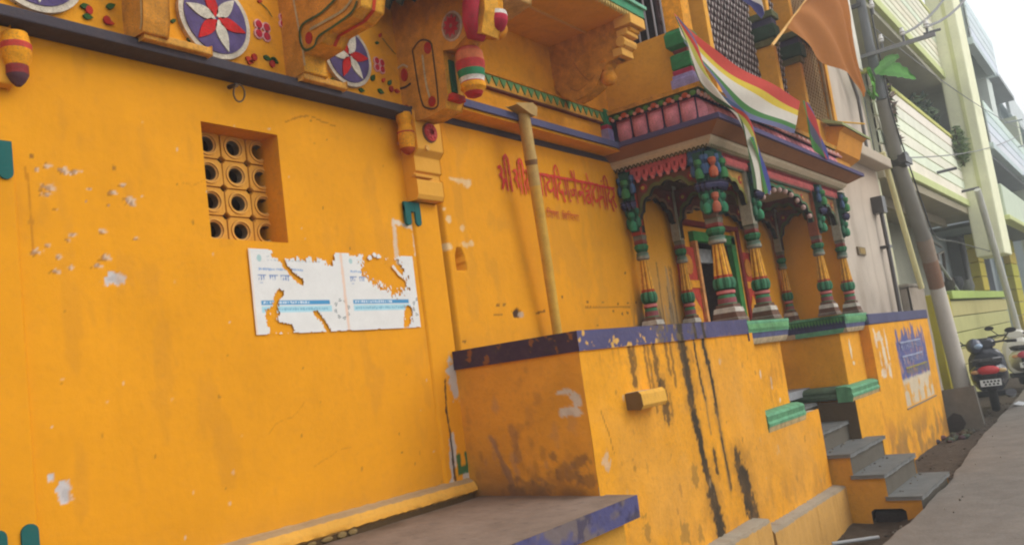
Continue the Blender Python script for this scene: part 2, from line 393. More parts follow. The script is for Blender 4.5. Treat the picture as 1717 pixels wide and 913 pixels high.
for i in range(3):
    for j in range(4):
        o = obj('lattice_tile', tm, win); o.location = (2.83+.172*i, 3.95, 2.565+.160*j)
        o.rotation_euler = (random.uniform(-.02,.02), 0, random.uniform(-.03,.03))
# ---- pilasters
def pilaster(x0, x1, zb, zt):
    xs = axis([(x0, x1, .008)]); zs = axis([(zb, zt, .01)]); g = Grid(xs, zs, YEL)
    g.tint(.93+.12*fbm(g.X, g.Z, 2, 44)); g.D += .003*(fbm(g.X, g.Z, 4, 51)-.5)
    edge_ = np.minimum(g.X-x0, x1-g.X); g.D += .03*sst(.03, 0, edge_)
    return g
g = pilaster(4.24, 4.53, .85, 2.80)
for i, (x, z, a, b_) in enumerate([(4.45,1.62,.05,.13), (4.36,1.15,.03,.10), (4.31,.93,.03,.04), (4.47,.97,.05,.05), (4.33,1.05,.02,.12)]):
    g.blob(x, z, a, b_, S(190,186,180), .9, 24, .7, 300+i, .003)
g.line([(4.37,1.6),(4.345,1.4),(4.36,1.2),(4.35,1.0),(4.35,.88)], .010, S(70,54,40), .95, 30, .9, 34, dep=.005)
for i, (x0, x1, z0, z1) in enumerate([(4.385,4.425,1.03,1.12), (4.47,4.51,1.03,1.12), (4.385,4.51,.985,1.04)]):
    g.rect(x0, x1, z0, z1, S(42,104,64), .006, .95, 30, .015, 61)
g.build('pilaster', M_PL, T, FRONT(3.782))
def u_mark(x, z, w, h, up_=False):
    mb = MB(); pts = []
    leg = w*.36; r_ = leg/2; s_ = -1 if not up_ else 1
    def legpoly(xc): return [(xc-r_, z), (xc-r_, z+s_*(h-r_))]+[(xc-r_*math.cos(a), z+s_*(h-r_+r_*math.sin(a))) for a in np.linspace(0, math.pi, 9)][1:-1]+[(xc+r_, z+s_*(h-r_)), (xc+r_, z)]
    for xc in (x-w/2+r_, x+w/2-r_): mb.prism(legpoly(xc), 'Y', 3.77, 3.79, TEAL)
    mb.prism([(x-w/2, z-s_*.03), (x+w/2, z-s_*.03), (x+w/2, z+s_*.035), (x-w/2, z+s_*.035)], 'Y', 3.772, 3.79, TEAL)
    return mb
part('painted_mark', u_mark(4.245, 2.77, .15, .13), M_PL, T, label='green double drop painted below the small bracket')
g = pilaster(1.38, 1.76, .85, 2.85); g.build('pilaster', M_PL, T, FRONT(3.782))
part('painted_mark', u_mark(1.645, 2.82, .17, .14), M_PL, T, label='green double drop painted at the left pilaster')
part('painted_mark', u_mark(1.64, 1.10, .19, .14, True), M_PL, T, label='green double drop painted low on the left pilaster')
# ---- wall with the lettering and the porch back wall
xs = axis([(4.53, 4.60, .01), (4.60, 8.68, .011), (8.68, 9.68, .05), (9.68, 11.45, .014), (11.45, 14.0, .3)])
zs = axis([(.6, .97, .1), (.97, 1.7, .05), (1.7, 2.86, .011), (2.86, 3.50, .011), (3.50, 3.56, .02)])
g = Grid(xs, zs, YEL)
g.tint(.92+.12*fbm(g.X, g.Z, 1.2, 41)+.06*fbm(g.X*8, g.Z*1.1, 4, 142)+.03*fbm(g.X*1.2, g.Z*9, 5, 143)-.03); g.D += .012*(fbm(g.X*1.3, g.Z*.5, 2.0, 52)-.5)+.0018*(fbm(g.X, g.Z, 17, 61)-.5)
g.D += .10*sst(4.60, 4.545, g.X)
cream = S(226,196,150)
for i, (x, z) in enumerate([(4.803,3.016),(4.896,3.009),(4.736,3.018),(4.640,2.723),(4.779,2.663),(4.599,2.516),(4.802,2.542),(4.858,2.553),(4.607,2.789)]):
    g.blob(x, z, [.05,.05,.03,.03,.03,.035,.05,.03,.015][i], [.02,.028,.014,.03,.02,.025,.025,.02,.012][i], cream, .85, 26, .8, 320+i, .0015)
for i, (x, z) in enumerate([(7.092,2.381),(7.060,2.096),(6.869,2.093),(7.223,2.100),(6.763,2.029),(6.928,1.999),(7.021,2.008),(6.347,2.114),(6.598,2.111),(4.636,1.854),(5.956,2.157),(6.458,1.910),(7.213,1.887),(5.079,2.103),(5.154,2.106)]):
    g.blob(x, z, .018, .010, S(86,52,34), .85, 60, .9, 340+i, .001)
g.blob(5.30, 2.04, .055, .035, S(58,46,44), .95, 30, .5, 360, .012); g.blob(5.36, 2.025, .03, .02, S(180,160,140), .8, 40, .6, 361)
g.line([(5.12,2.03),(5.02,2.03)], .006, S(110,64,34), .7, 50, 1, 362)
g.line([(5.56,2.03),(5.68,2.05)], .008, S(90,56,36), .8, 50, 1, 363); g.line([(6.3,2.07),(7.1,2.06)], .006, S(130,74,30), .7, 50, 1.2, 364)
g.mix(sst(2.35, 1.75, g.Z)*sst(6.9, 7.35, g.X)*sst(8.4, 7.9, g.X)*sst(.25, .5, fbm(g.X*3, g.Z*.8, 6, 85))*1.3, S(104,90,74))
g.mix(sst(2.75, 2.2, g.Z)*sst(7.3, 7.5, g.X)*sst(8.3, 8.0, g.X)*.5, S(176,142,92))
for i in range(26): xx = rng.uniform(7.25, 8.05); g.line([(xx, 1.8), (xx+rng.uniform(-.04,.04), rng.uniform(2.0, 2.5))], rng.uniform(.008, .022), random.choice([S(84,70,56), S(150,130,104)]), .6, 30, 1.1, 370+i)
g.mix(sst(.56, .7, fbm(g.X, g.Z*.5, 6, 83))*.3, (.55, .25, .03))
g.mix(sst(2.05, 1.78, g.Z)*fbm(g.X, g.Z, 8, 87)*.45, (.40, .20, .04))
hole = (g.X > 8.69) & (g.X < 9.67) & (g.Z > .98) & (g.Z < 2.85)
nx_, nz_ = .055, .075
ncx, ncz = 4.71, 2.405
nich = (((g.X-ncx)/nx_)**2+(np.maximum(g.Z-ncz, 0)/(nz_*1.5))**2 < 1) & (g.Z > ncz-.05)
g.D += np.where(nich, .11, 0); g.mix(nich*.3, (.5, .2, .02))
g.keep = ~hole
g.build('wall', M_PL, T, FRONT(PA))
# lettering brushed on the wall
HZ, XB, XE = 3.205, 5.30, 7.14
V = lambda x: [(x, 0), (x, 1)]
I2 = lambda x, w: [[(x, -.02), (x+.02*w, -.32), (x+w*.5, -.5), (x+w*.95, -.3), (x+w, 0)], V(x+w)]
G = {
 'shri': (1.0, [[(.0,.1),(.14,.02),(.24,.14),(.18,.33),(.04,.38),(.2,.48),(.26,.7),(.16,.86)], [(.42,.5),(.24,.72),(.12,.95)], V(.5)]+I2(.5,.3)),
 'shi': (.95, [[(.0,.1),(.14,.02),(.24,.14),(.18,.33),(.04,.38),(.2,.48),(.26,.75)], V(.48)]+I2(.48,.3)),
 'ta': (.5, [[(.3,.35),(.12,.38),(.05,.6),(.15,.85)], V(.32)]),
 'la': (.6, [[(.0,.35),(.12,.2),(.22,.4),(.1,.7)], [(.22,.4),(.38,.25),(.46,.4)], V(.46)]),
 'naa': (.78, [[(.05,.42),(.18,.5),(.08,.62),(.0,.5),(.36,.48)], V(.38), V(.64)]),
 'tha': (.6, [[(.06,.12),(.2,.02),(.24,.25),(.06,.36),(.06,.62),(.24,.72),(.44,.55)], V(.46)]),
 'di': (.78, [V(.08), [(.08,0),(.08,-.32),(.25,-.5),(.42,-.3),(.46,0)], [(.5,0),(.5,.22),(.32,.32),(.34,.58),(.52,.62),(.6,.48),(.58,.75),(.72,1.05)]]),
 'ga': (.6, [[(.14,0),(.16,.55),(.06,.7),(.0,.56)], V(.4), [(.5,.92),(.54,.96)]]),
 'jai': (.72, [[(.0,.42),(.1,.66),(.26,.66),(.32,.45),(.18,.42),(.5,.44)], V(.5), [(.5,0),(.34,-.22),(.26,-.42)], [(.5,0),(.52,-.25),(.5,-.45)]]),
 'na': (.55, [[(.05,.42),(.18,.5),(.08,.62),(.0,.5),(.36,.48)], V(.38)]),
 'chho': (.85, [[(.3,0),(.3,.14),(.1,.22),(.16,.38),(.42,.32),(.4,.5),(.12,.58),(.1,.78),(.32,.86),(.48,.7),(.34,.58)], V(.66), [(.66,0),(.5,-.2),(.42,-.42)]]),
 'taa': (.72, [[(.3,0),(.3,.14),(.1,.28),(.08,.6),(.26,.76),(.42,.62)], V(.58)]),
 'ma': (.58, [[(.1,0),(.12,.5),(.0,.6),(.06,.46),(.38,.5)], V(.4), [(.36,-.24),(.4,-.22)]]),
 'ra': (.4, [[(.08,0),(.24,.16),(.18,.38),(.02,.42),(.3,.85)]]),
 'ji': (.7, [V(.04), [(.04,0),(.06,-.32),(.25,-.45),(.5,0)], [(.16,.45),(.26,.68),(.4,.6)], V(.55)]),
 'laa': (.8, [[(.0,.35),(.12,.2),(.22,.4),(.1,.7)], [(.22,.4),(.38,.25),(.46,.4)], V(.46), V(.68)]),
 'vi': (.7, [V(.04), [(.04,0),(.06,-.32),(.25,-.45),(.5,0)], [(.5,.35),(.22,.3),(.2,.62),(.48,.6)], V(.52)]),
 'shaa': (.8, [[(.0,.1),(.14,.02),(.24,.14),(.18,.33),(.04,.38),(.2,.48),(.26,.75)], V(.46), V(.68)]),
}
def smooth(pts, k=3):
    P = [Vector(p) for p in pts]
    if len(P) < 3: return [tuple(P[0].lerp(P[-1], t/5)) for t in range(6)]
    out = []
    for i in range(len(P)-1):
        a, b, c, d_ = P[max(i-1, 0)], P[i], P[i+1], P[min(i+2, len(P)-1)]
        for t in range(k):
            t /= k; out.append(tuple(.5*((2*b)+(-a+c)*t+(2*a-5*b+4*c-d_)*t*t+(-a+3*b-3*c+d_)*t**3)))
    return out+[tuple(P[-1])]
LRED = S(206,50,44)
def write(word, xb, xe, hz, h, w, y=3.789, head=True, col=LRED):
    tot = sum(G[k][0] for k in word); sx = (xe-xb)/tot; x = xb
    for k in word:
        adv, strokes = G[k]; mb = MB()
        c_ = tuple(q*random.uniform(.85, 1.15) for q in col)
        for st in strokes:
            mb.ribbon([(x+p[0]*sx+random.uniform(-.002,.002), hz-p[1]*h) for p in smooth(st)], w*random.uniform(.85, 1.2), y-random.uniform(0, .002), c_)
        if head: mb.ribbon([(x-.02*sx+adv*sx*t/4, hz+random.uniform(-.003, .003)) for t in range(5)], w*1.25, y-.002, col)
        part('letter', mb, M_LETTER, T); x += adv*sx
HZ = 3.185
write(['shri'], 5.30, 5.485, 3.185, .195, .021, head=False)
write(['shi'], 5.50, 5.665, 3.178, .195, .021, head=False)
write(['ta', 'la'], 5.665, 5.785, HZ, .185, .018)
write(['naa', 'tha'], 5.79, 6.09, HZ, .19, .0175)
write(['di', 'ga'], 6.09, 6.32, HZ, .205, .0175)
write(['jai', 'na'], 6.32, 6.56, HZ, .205, .0175)
write(['chho', 'taa'], 6.56, 6.82, HZ, .215, .0175)
write(['ma', 'di', 'ra'], 6.82, 7.12, HZ-.005, .215, .018)
write(['ji', 'laa'], 5.90, 6.08, 2.875, .06, .009, head=True, col=S(200,84,30)); write(['vi', 'di', 'shaa'], 6.13, 6.40, 2.87, .055, .008, head=True, col=S(204,92,34))
# ---- ledges (string courses)
mb = MB(); mb.prism([(3.80,3.365),(3.70,3.368),(3.665,3.372),(3.665,3.425),(3.80,3.44)], 'X', -4, 4.24, DBLU)
part('ledge', mb, M_OLD, T, bevel=.006, label='dark slate painted string course above the left wall')
mb = MB(); mb.prism([(3.81,3.435),(3.792,3.435),(3.792,3.482),(3.81,3.482)], 'X', 4.56, 7.16, DBLU)
part('painted_band', mb, M_OLD, T)
mb = MB(); mb.prism([(3.80,3.484),(3.80,3.56),(3.63,3.555),(3.62,3.484)], 'X', 4.42, 7.02, YEL)
mb.prism([(3.62,3.505),(3.62,3.56),(3.597,3.558),(3.597,3.503)], 'X', 4.42, 7.03, S(88,88,120))
part('ledge', mb, M_OLD, T, label='ledge with a flaking blue edge above the lettering')
# upper walls
def upper(x0, x1, z0, z1, y, seed):
    xs = axis([(x0, x1, .02)]); zs = axis([(z0, z1, .02)]); g = Grid(xs, zs, (.78,.33,.018)); g.tint(.88+.2*fbm(g.X, g.Z, 2.5, seed))
    g.D += .012*(fbm(g.X, g.Z, 9, seed+1)-.5); g.mix(sst(.55, .75, fbm(g.X, g.Z, 6, seed+2))*.35, (.5, .2, .02))
    return g
upper(-4, 4.5, 3.42, 5.2, 3.75, 400).build('upper_wall', M_OLD, T, FRONT(3.75))
upper(4.5, 7.3, 3.55, 5.2, 3.77, 410).build('upper_wall', M_OLD, T, FRONT(3.775))
# green triangle frieze
fz = MB(); fz.box(4.9, 7.06, 3.745, 3.778, 3.795, 3.90, (.74,.36,.05)); fz.box(4.9, 7.06, 3.725, 3.776, 3.895, 3.912, YEL2); fz.box(4.9, 7.06, 3.735, 3.776, 3.785, 3.797, S(110,60,40))
fr = part('triangle_frieze', fz, M_ORN, T)
mb = MB(); mb.prism([(0, 0), (.045, -.075), (.09, 0)], 'Y', 0, .012, S(104,156,100)); tme = mesh('frieze_triangle', mb, M_ORN)
for i in range(22):
    o = obj('frieze_triangle', tme, fr); o.location = (4.93+i*.0965, 3.735, 3.892)
# ---- shields with six petalled flowers
def disc(r, y0, y1, col, n=40): return [(r*math.cos(2*math.pi*i/n), r*math.sin(2*math.pi*i/n)) for i in range(n)]
PURP = S(92,78,122)
def petal(l, w): return [(l*t, w*math.sin(math.pi*t**.8)*(1)) for t in np.linspace(.04, 1, 9)]+[(l*t, -w*math.sin(math.pi*t**.8)) for t in np.linspace(1, .04, 9)][1:-1]
for si, (cx, cz, rr2) in enumerate([(.90, 3.66, .225), (1.86, 3.685, .225), (2.80, 3.675, .222), (3.765, 3.69, .20)]):
    m0 = MB(); m0.prism([(cx+x, cz+z) for x, z in disc(rr2, 0, 0, 0)], 'Y', 3.722, 3.748, S(208,196,176))
    sh = part('flower_medallion', m0, M_ORN, T, label='purple medallion with a red and white six petalled flower')
    m1 = MB(); m1.prism([(cx+x, cz+z) for x, z in disc(rr2*.87, 0, 0, 0)], 'Y', 3.716, 3.73, PURP); part('disc', m1, M_ORN, sh)
    for k in range(6):
        a = R(60*k+14+si*17); m2 = MB(); pp = petal(rr2*.84, rr2*.155)
        m2.prism([(cx+x*math.cos(a)-z*math.sin(a), cz+x*math.sin(a)+z*math.cos(a)) for x, z in pp], 'Y', 3.709, 3.722, S(196,34,36) if k % 2 else S(214,206,188))
        part('petal', m2, M_ORN, sh)
# painted blossoms and leaves between the medallions
def leafspray(pts):
    mb = MB()
    for (x, z, a, l, c_) in pts:
        ca, sa = math.cos(a), math.sin(a)
        mb.prism([(x+u*ca-v*sa, z+u*sa+v*ca) for u, v in petal(l, l*.27)], 'Y', 3.738, 3.749, c_)
    return mb
for bx, bz, br in [(1.38,3.70,.05), (2.32,3.72,.04), (3.125,3.70,.052), (4.06,3.70,.045), (3.30,3.80,.04)]:
    mb = MB()
    for k in range(4):
        a = R(90*k+40)
        for rad, cc, yy in ((1, S(226,170,170), 3.738), (.72, S(186,34,56), 3.733)):
            mb.prism([(bx+br*.75*math.cos(a)+br*.55*rad*math.cos(t), bz+br*.75*math.sin(a)+br*.62*rad*math.sin(t)) for t in np.linspace(0, 2*math.pi, 13)[:-1]], 'Y', yy, 3.75, cc)
    part('painted_blossom', mb, M_ORN, T)
sp = []
GL = S(48,88,40)
for (x, z) in [(2.065,3.548),(2.073,3.505),(2.195,3.578),(2.184,3.508),(2.625,3.520),(2.579,3.477),(2.539,3.596),(2.988,3.512),(3.003,3.474),(3.112,3.545),(3.167,3.550),(3.162,3.509),(4.096,3.905),(4.050,3.856),(3.607,3.513),(3.650,3.541),(3.696,3.519),(3.972,3.576),(4.072,3.589),(4.126,3.579),(4.019,3.529),(1.761,3.481),(1.838,3.495),(3.111,3.874),(4.178,3.552),(3.844,3.494)]:
    sp.append((x, z, random.uniform(-.5, 1.2), random.uniform(.035, .06), GL if random.random() < .75 else S(190,60,30)))
for q_ in sp: part('painted_leaf', leafspray([q_]), M_ORN, T)
mb = MB()
for ln in [[(1.757,3.494),(1.799,3.484),(1.849,3.470)], [(3.111,3.878),(3.170,3.847),(3.207,3.803)], [(4.124,3.903),(4.173,3.861),(4.234,3.816)], [(3.624,3.528),(3.668,3.498),(3.738,3.466)], [(2.581,3.497),(2.641,3.479),(2.683,3.469)]]:
    mb = MB(); mb.ribbon(smooth(ln, 4), .007, 3.742, GL); part('painted_stem', mb, M_ORN, T)
for (x, z) in [(2.107,3.541),(2.193,3.514),(3.049,3.523),(3.171,3.511),(4.150,3.555)]:
    mb = MB(); mb.prism([(x+u*.018*math.cos(t), z+.022*math.sin(t)) for u, t in [(1, q) for q in np.linspace(0, 6.28, 9)[:-1]]], 'Y', 3.736, 3.75, S(176,44,34)); part('painted_bud', mb, M_ORN, T)
# ---- brackets on the upper left wall
DKO = (.60, .25, .03)
def bracket(name, prof, x0, x1, col=YEL2, side=None, label=None, bev=.008):
    mb = MB(); mb.prism(prof, 'X', x0, x1, col)
    if side: mb.c[0] = side  # face towards -X in a darker tone, its shade put into colour
    return part(name, mb, M_ORN, T, bevel=bev, label=label)
def side_loop(par, pts, x, w, col, name='painted_outline', closed=False):
    """a raised painted line on a face looking towards -X; pts (y,z)"""
    P = smooth(pts, 4); mb = MB(); V2 = [Vector(p) for p in P]; vs = []
    for i, p in enumerate(V2):
        t = V2[min(i+1, len(V2)-1)]-V2[max(i-1, 0)]; t.normalize(); nn = Vector((-t.y, t.x))*w*.5
        vs += [(x, p.x+nn.x, p.y+nn.y), (x, p.x-nn.x, p.y-nn.y)]
    mb.add(vs, [(2*i, 2*i+1, 2*i+3, 2*i+2) for i in range(len(V2)-1)], col)
    part(name, mb, M_ORN, par)
# slim bracket far left
b1 = bracket('bracket', [(3.76,3.43),(3.60,3.43),(3.58,3.5),(3.56,3.75),(3.40,3.95),(3.3,4.3),(3.76,4.3)], 2.28, 2.42, DKO, label='slim bracket between the first two medallions')
side_loop(b1, [(3.605,3.44),(3.585,3.5),(3.565,3.76)], 2.276, .014, S(196,170,120))
bracket('bracket_foot', [(3.76,3.41),(3.62,3.41),(3.62,3.45),(3.76,3.47)], 2.30, 2.68, (.7,.34,.06))
bracket('bracket_foot', [(3.76,3.41),(3.62,3.41),(3.62,3.45),(3.76,3.47)], 3.28, 3.62, (.7,.34,.06))
# curved bracket in the middle
sc_ = 3.27
b2p = [(3.598,3.447),(3.602,3.549),(3.436,3.562),(3.389,3.609),(3.179,3.619),(3.103,3.655),(3.069,3.772)]
b2 = bracket('bracket', [(3.76,3.42)]+b2p+[(3.76,4.15)], 3.27, 3.45, (.72,.34,.03), DKO, label='curved bracket sweeping out beside the third medallion')
side_loop(b2, [(3.613,3.896),(3.599,3.752),(3.584,3.614),(3.577,3.468)], 3.264, .014, S(190,170,130))
side_loop(b2, [(3.239,3.762),(3.394,3.716),(3.559,3.705),(3.592,3.631),(3.562,3.556),(3.482,3.549),(3.440,3.591),(3.313,3.605),(3.165,3.630),(3.111,3.678)], 3.262, .016, S(66,84,44))
side_loop(b2, [(3.505,3.657),(3.378,3.660),(3.230,3.668),(3.154,3.701)], 3.264, .016, S(170,150,110))
def side_dot(par, c, x, ry, rz, col, name='painted_dot'):
    mb = MB(); mb.prism([(c[0]+ry*math.cos(t), c[1]+rz*math.sin(t)) for t in np.linspace(0, 2*math.pi, 17)[:-1]], 'X', x-.006, x, col); return part(name, mb, M_ORN, par)
side_dot(b2, [(3.522,3.613)][0], 3.27, .028, .035, S(160,40,34))
mb = MB(); P2 = [Vector(p) for p in b2p[2:]]
vs = []
for i, p in enumerate(P2):
    vs += [(3.36, p.x-.003, p.y-.005), (3.385, p.x-.003, p.y-.005)]
mb.add(vs, [(2*i, 2*i+1, 2*i+3, 2*i+2) for i in range(len(P2)-1)], S(196,60,30)); part('painted_stripe', mb, M_ORN, b2)
# big bracket under the balcony
bp = [(3.77,3.38),(3.69,3.34),(3.56,3.325),(3.40,3.345),(3.365,3.42),(3.355,3.72),(3.26,3.70),(3.12,3.76),(3.03,3.72),(2.98,3.86),(2.93,4.36),(3.77,4.36)]
b3 = bracket('bracket', bp, 4.25, 4.43, (.72,.34,.03), DKO, label='large painted bracket carrying the balcony')
side_loop(b3, [(3.60,3.80),(3.58,3.45),(3.53,3.375),(3.46,3.36),(3.435,3.42),(3.43,3.72),(3.44,3.80),(3.52,3.84),(3.60,3.80)], 4.245, .012, S(84,60,36))
side_loop(b3, [(3.52,3.74),(3.52,3.55),(3.50,3.42)], 4.245, .016, S(190,170,130))
side_dot(b3, (3.47,3.77), 4.25, .03, .04, S(170,44,36)); side_dot(b3, (3.49,3.41), 4.25, .03, .035, S(170,44,36)); side_dot(b3, (3.70,3.66), 4.25, .03, .045, S(170,44,36)); side_dot(b3, (3.72,3.42), 4.25, .028, .035, S(150,40,36))
side_loop(b3, [(3.76,3.72),(3.70,3.73),(3.66,3.70)], 4.245, .014, S(196,170,130)); side_loop(b3, [(3.76,3.58),(3.70,3.575),(3.65,3.585)], 4.245, .016, S(70,52,40))
ro = side_dot(b3, (3.245,3.84), 4.25, .085, .10, S(196,170,150), 'rosette')
side_dot(ro, (3.245,3.84), 4.244, .07, .085, S(150,110,96), 'disc')
for k in range(10):
    a = 2*math.pi*k/10; mb = MB()
    mb.prism([(3.245+(u*math.cos(a)-v*math.sin(a))*.85, 3.84+u*math.sin(a)+v*math.cos(a)) for u, v in [(q[0]+.012, q[1]) for q in petal(.062, .016)]], 'X', 4.231, 4.24, S(190,44,60)); part('petal', mb, M_ORN, ro)
mb = MB(); mb.box(4.30, 4.35, 3.345, 3.36, 3.44, 3.66, DGRN); part('painted_panel', mb, M_ORN, b3)
mb = MB(); mb.box(4.27, 4.40, 3.33, 3.40, 3.385, 3.425, S(190,50,40)); part('bracket_foot', mb, M_ORN, b3)
def pendant(par, c, prof, name='pendant', n=18, lobes=0, amp=0): 
    mb = MB(); mb.lathe(prof, n, c, lobes, amp); return part(name, mb, M_ORN, par, smooth=40)
W2 = S(222,214,204)
pendant(b3, (4.36,3.225,3.375), [(.02,0,S(180,40,44)),(.05,.012,S(180,40,44)),(.062,.035,YEL),(.085,.06,YEL),(.082,.092,S(186,50,44)),(.078,.10,W2),(.082,.125,W2),(.086,.13,GRN),(.09,.172,GRN),(.092,.178,S(190,60,60)),(.098,.235,S(190,60,60)),(.094,.24,S(200,110,70)),(.09,.30,S(200,90,70)),(.07,.33,YEL2),(.10,.36,YEL2)])
pendant(b3, (4.43,3.03,3.77), [(.02,0,S(170,36,60)),(.055,.015,S(170,36,60)),(.08,.06,S(190,44,70)),(.085,.095,W2),(.08,.125,W2),(.06,.13,YEL),(.07,.24,YEL),(.075,.25,W2),(.08,.28,W2),(.06,.30,S(190,60,90)),(.05,.36,S(190,60,90)),(.09,.45,YEL2)])
mb = MB(); mb.tube([(4.22,3.02,3.98),(4.20,3.04,3.90),(4.21,3.07,3.80),(4.26,3.10,3.74),(4.34,3.08,3.73)], [.05,.055,.05,.045,.03], 10, S(178,44,62)); mb.ball((4.20,3.02,4.03), .065, S(196,120,120)); part('painted_figure_arm', mb, M_ORN, b3, smooth=50)
pendant(b3, (4.62,3.15,3.81), [(.02,0,YEL2),(.05,.02,YEL2),(.07,.06,YEL2),(.06,.10,YEL2),(.045,.13,YEL2),(.06,.16,YEL2),(.06,.2,YEL2),(.09,.22,YEL2),(.09,.30,YEL2)])
bracket('bracket_block', [(3.3,3.95),(2.95,4.02),(2.92,4.13),(3.3,4.36)], 4.56, 4.76, (.62,.34,.1))
bracket('bracket_block', [(3.77,3.56),(3.60,3.60),(3.55,3.70),(3.45,3.74),(3.40,3.95),(3.77,4.1)], 4.45, 4.62, (.68,.32,.04))
# dark scalloped hood left of the balcony
mb = MB(); mb.add([(4.02,3.75,4.12),(4.02,2.95,4.00),(4.26,2.95,4.06),(4.26,3.75,4.2)], [(0,1,2,3)], DRK)
for i in range(7):
    y0 = 3.72-i*.11; z0 = 4.12-(3.75-y0)*.15
    mb.add([(4.02,y0,z0+.03),(4.02,y0-.11,z0+.014),(4.02,y0-.085,z0-.06),(4.02,y0-.055,z0-.095),(4.02,y0-.025,z0-.06),(4.0,y0,z0+.03),(4.0,y0-.11,z0+.014),(4.0,y0-.085,z0-.06),(4.0,y0-.055,z0-.095),(4.0,y0-.025,z0-.06)], [(0,1,2,3,4),(9,8,7,6,5),(1,6,7,2),(2,7,8,3),(3,8,9,4),(4,9,5,0)], S(40,48,36))
part('scalloped_hood', mb, M_ORN, T)
# balcony slab
mb = MB(); mb.box(4.1, 6.50, 3.0, 3.78, 4.37, 4.47, (.80,.36,.025)); sb = part('balcony_slab', mb, M_OLD, T, bevel=.008)
mb = MB(); mb.box(4.1, 6.54, 2.955, 3.0, 4.40, 4.47, S(70,150,110)); mb.box(6.50, 6.54, 2.99, 3.78, 4.40, 4.47, S(70,150,110)); mb.box(4.1, 6.56, 2.93, 3.0, 4.473, 4.50, S(120,180,150)); part('slab_edge', mb, M_ORN, sb)
mb = MB()
for i in range(56): mb.prism([(6.535-i*.043,4.40),(6.535-i*.043-.04,4.40),(6.535-i*.043-.02,4.355)], 'Y', 2.965, 2.99, S(214,186,110))
part('slab_fringe', mb, M_ORN, sb)
mb = MB(); mb.box(5.0, 5.015, 3.05, 3.75, 4.362, 4.372, (.76,.4,.08)); mb.box(4.1, 6.4, 3.38, 3.40, 4.358, 4.371, (.76,.4,.08)); part('soffit_batten', mb, M_OLD, sb)
mb = MB(); mb.box(4.1, 6.4, 3.08, 3.14, 4.50, 5.2, S(160,160,170)); mb.sq([(.09,4.5,LIL),(.09,4.62,LIL),(.07,4.64,LIL),(.07,4.9,W2)], (6.38,3.08,0)); part('balcony_parapet', mb, M_OLD, T)
# right balcony bracket
cb = [(3.739,4.085),(3.634,3.862),(3.471,3.854),(3.379,3.873)]
cp = [(3.77,4.36),(3.77,4.0),(3.70,3.90),(3.60,3.83),(3.50,3.845),(3.42,3.87),(3.36,3.90),(3.30,4.0),(3.22,4.06),(3.12,4.06),(3.12,4.12),(3.05,4.13),(3.05,4.24),(2.98,4.25),(2.98,4.37)]
b4 = bracket('bracket', cp, 6.28, 6.44, (.72,.33,.03), (.66,.29,.03), label='stepped yellow bracket at the right end of the balcony')
pendant(b4, (6.34,3.27,3.87), [(.015,0,YEL2),(.045,.012,YEL2),(.065,.04,YEL2),(.07,.07,YEL2),(.055,.11,YEL2),(.045,.12,YEL2),(.055,.15,YEL2),(.05,.17,YEL2),(.07,.2,YEL2)])
mb = MB(); mb.box(6.26, 6.46, 3.07, 3.16, 4.06, 4.13, (.76,.4,.08)); mb.tube([(6.25,3.07,4.17),(6.47,3.07,4.17)], .045, 10, (.76,.4,.08)); mb.box(6.26, 6.46, 3.0, 3.1, 4.215, 4.27, (.76,.4,.08)); mb.box(6.24, 6.50, 2.94, 3.10, 4.285, 4.37, (.76,.4,.08)); part('stepped_end', mb, M_OLD, b4, bevel=.006)
side_loop(b4, [(3.55,4.15),(3.48,4.02),(3.42,3.95),(3.36,3.98)], 6.276, .012, (.5,.2,.02)); side_loop(b4, [(3.62,3.95),(3.55,3.90),(3.45,3.93)], 6.276, .012, (.5,.2,.02))
mb = MB(); mb.box(6.30, 6.42, 2.98, 3.78, 4.28, 4.37, (.52,.24,.03)); part('beam', mb, M_OLD, T)
# small bracket below the ledge by the pilaster
bb = MB(); bb.prism([(3.80,2.81),(3.715,2.81),(3.70,2.84),(3.70,2.94),(3.72,2.95),(3.72,2.99),(3.70,3.0),(3.70,3.10),(3.655,3.14),(3.655,3.40),(3.80,3.40)], 'X', 4.235, 4.50, (.80,.36,.025), (.74,.36,.05))
for (a, b_) in ((2.955, 2.975),): bb.box(4.225, 4.40, 3.69, 3.73, a, b_, (.7,.33,.05))
bk = part('bracket', bb, M_PL, T, bevel=.006, label='small yellow bracket with a red rosette beside the lettering')
def front_disc(par, cx, cz, y, r_, col, name):
    mb = MB(); mb.prism([(cx+x, cz+z) for x, z in disc(r_, 0, 0, 0, 28)], 'Y', y-.012, y, col); return part(name, mb, M_ORN, par)
q = front_disc(bk, 4.375, 3.262, 3.655, .068, S(120,86,70), 'rosette'); front_disc(q, 4.375, 3.262, 3.646, .061, S(196,70,70), 'disc')
for k in range(8):
    a = 2*math.pi*k/8; mb = MB(); mb.prism([(4.375+u*math.cos(a)-v*math.sin(a), 3.262+u*math.sin(a)+v*math.cos(a)) for u, v in petal(.054, .013)], 'Y', 3.628, 3.636, S(206,80,80)); part('petal', mb, M_ORN, q)
front_disc(bk, 4.33, 3.15, 3.655, .02, (.78,.42,.1), 'knob')
pendant(bk, (4.19,3.70,3.10), [(.012,0,S(170,70,30)),(.03,.012,S(170,70,30)),(.05,.04,YEL),(.056,.10,YEL),(.055,.14,S(190,60,40)),(.058,.15,YEL),(.05,.17,YEL),(.04,.20,YEL),(.055,.23,YEL),(.05,.28,YEL)])
pendant(T, (1.755,3.73,3.09), [(.012,0,S(90,60,70)),(.03,.02,S(90,60,70)),(.045,.05,S(150,60,60)),(.045,.09,YEL),(.06,.12,YEL),(.062,.16,S(196,70,60)),(.064,.185,S(196,70,60)),(.06,.19,YEL),(.05,.24,YEL)])
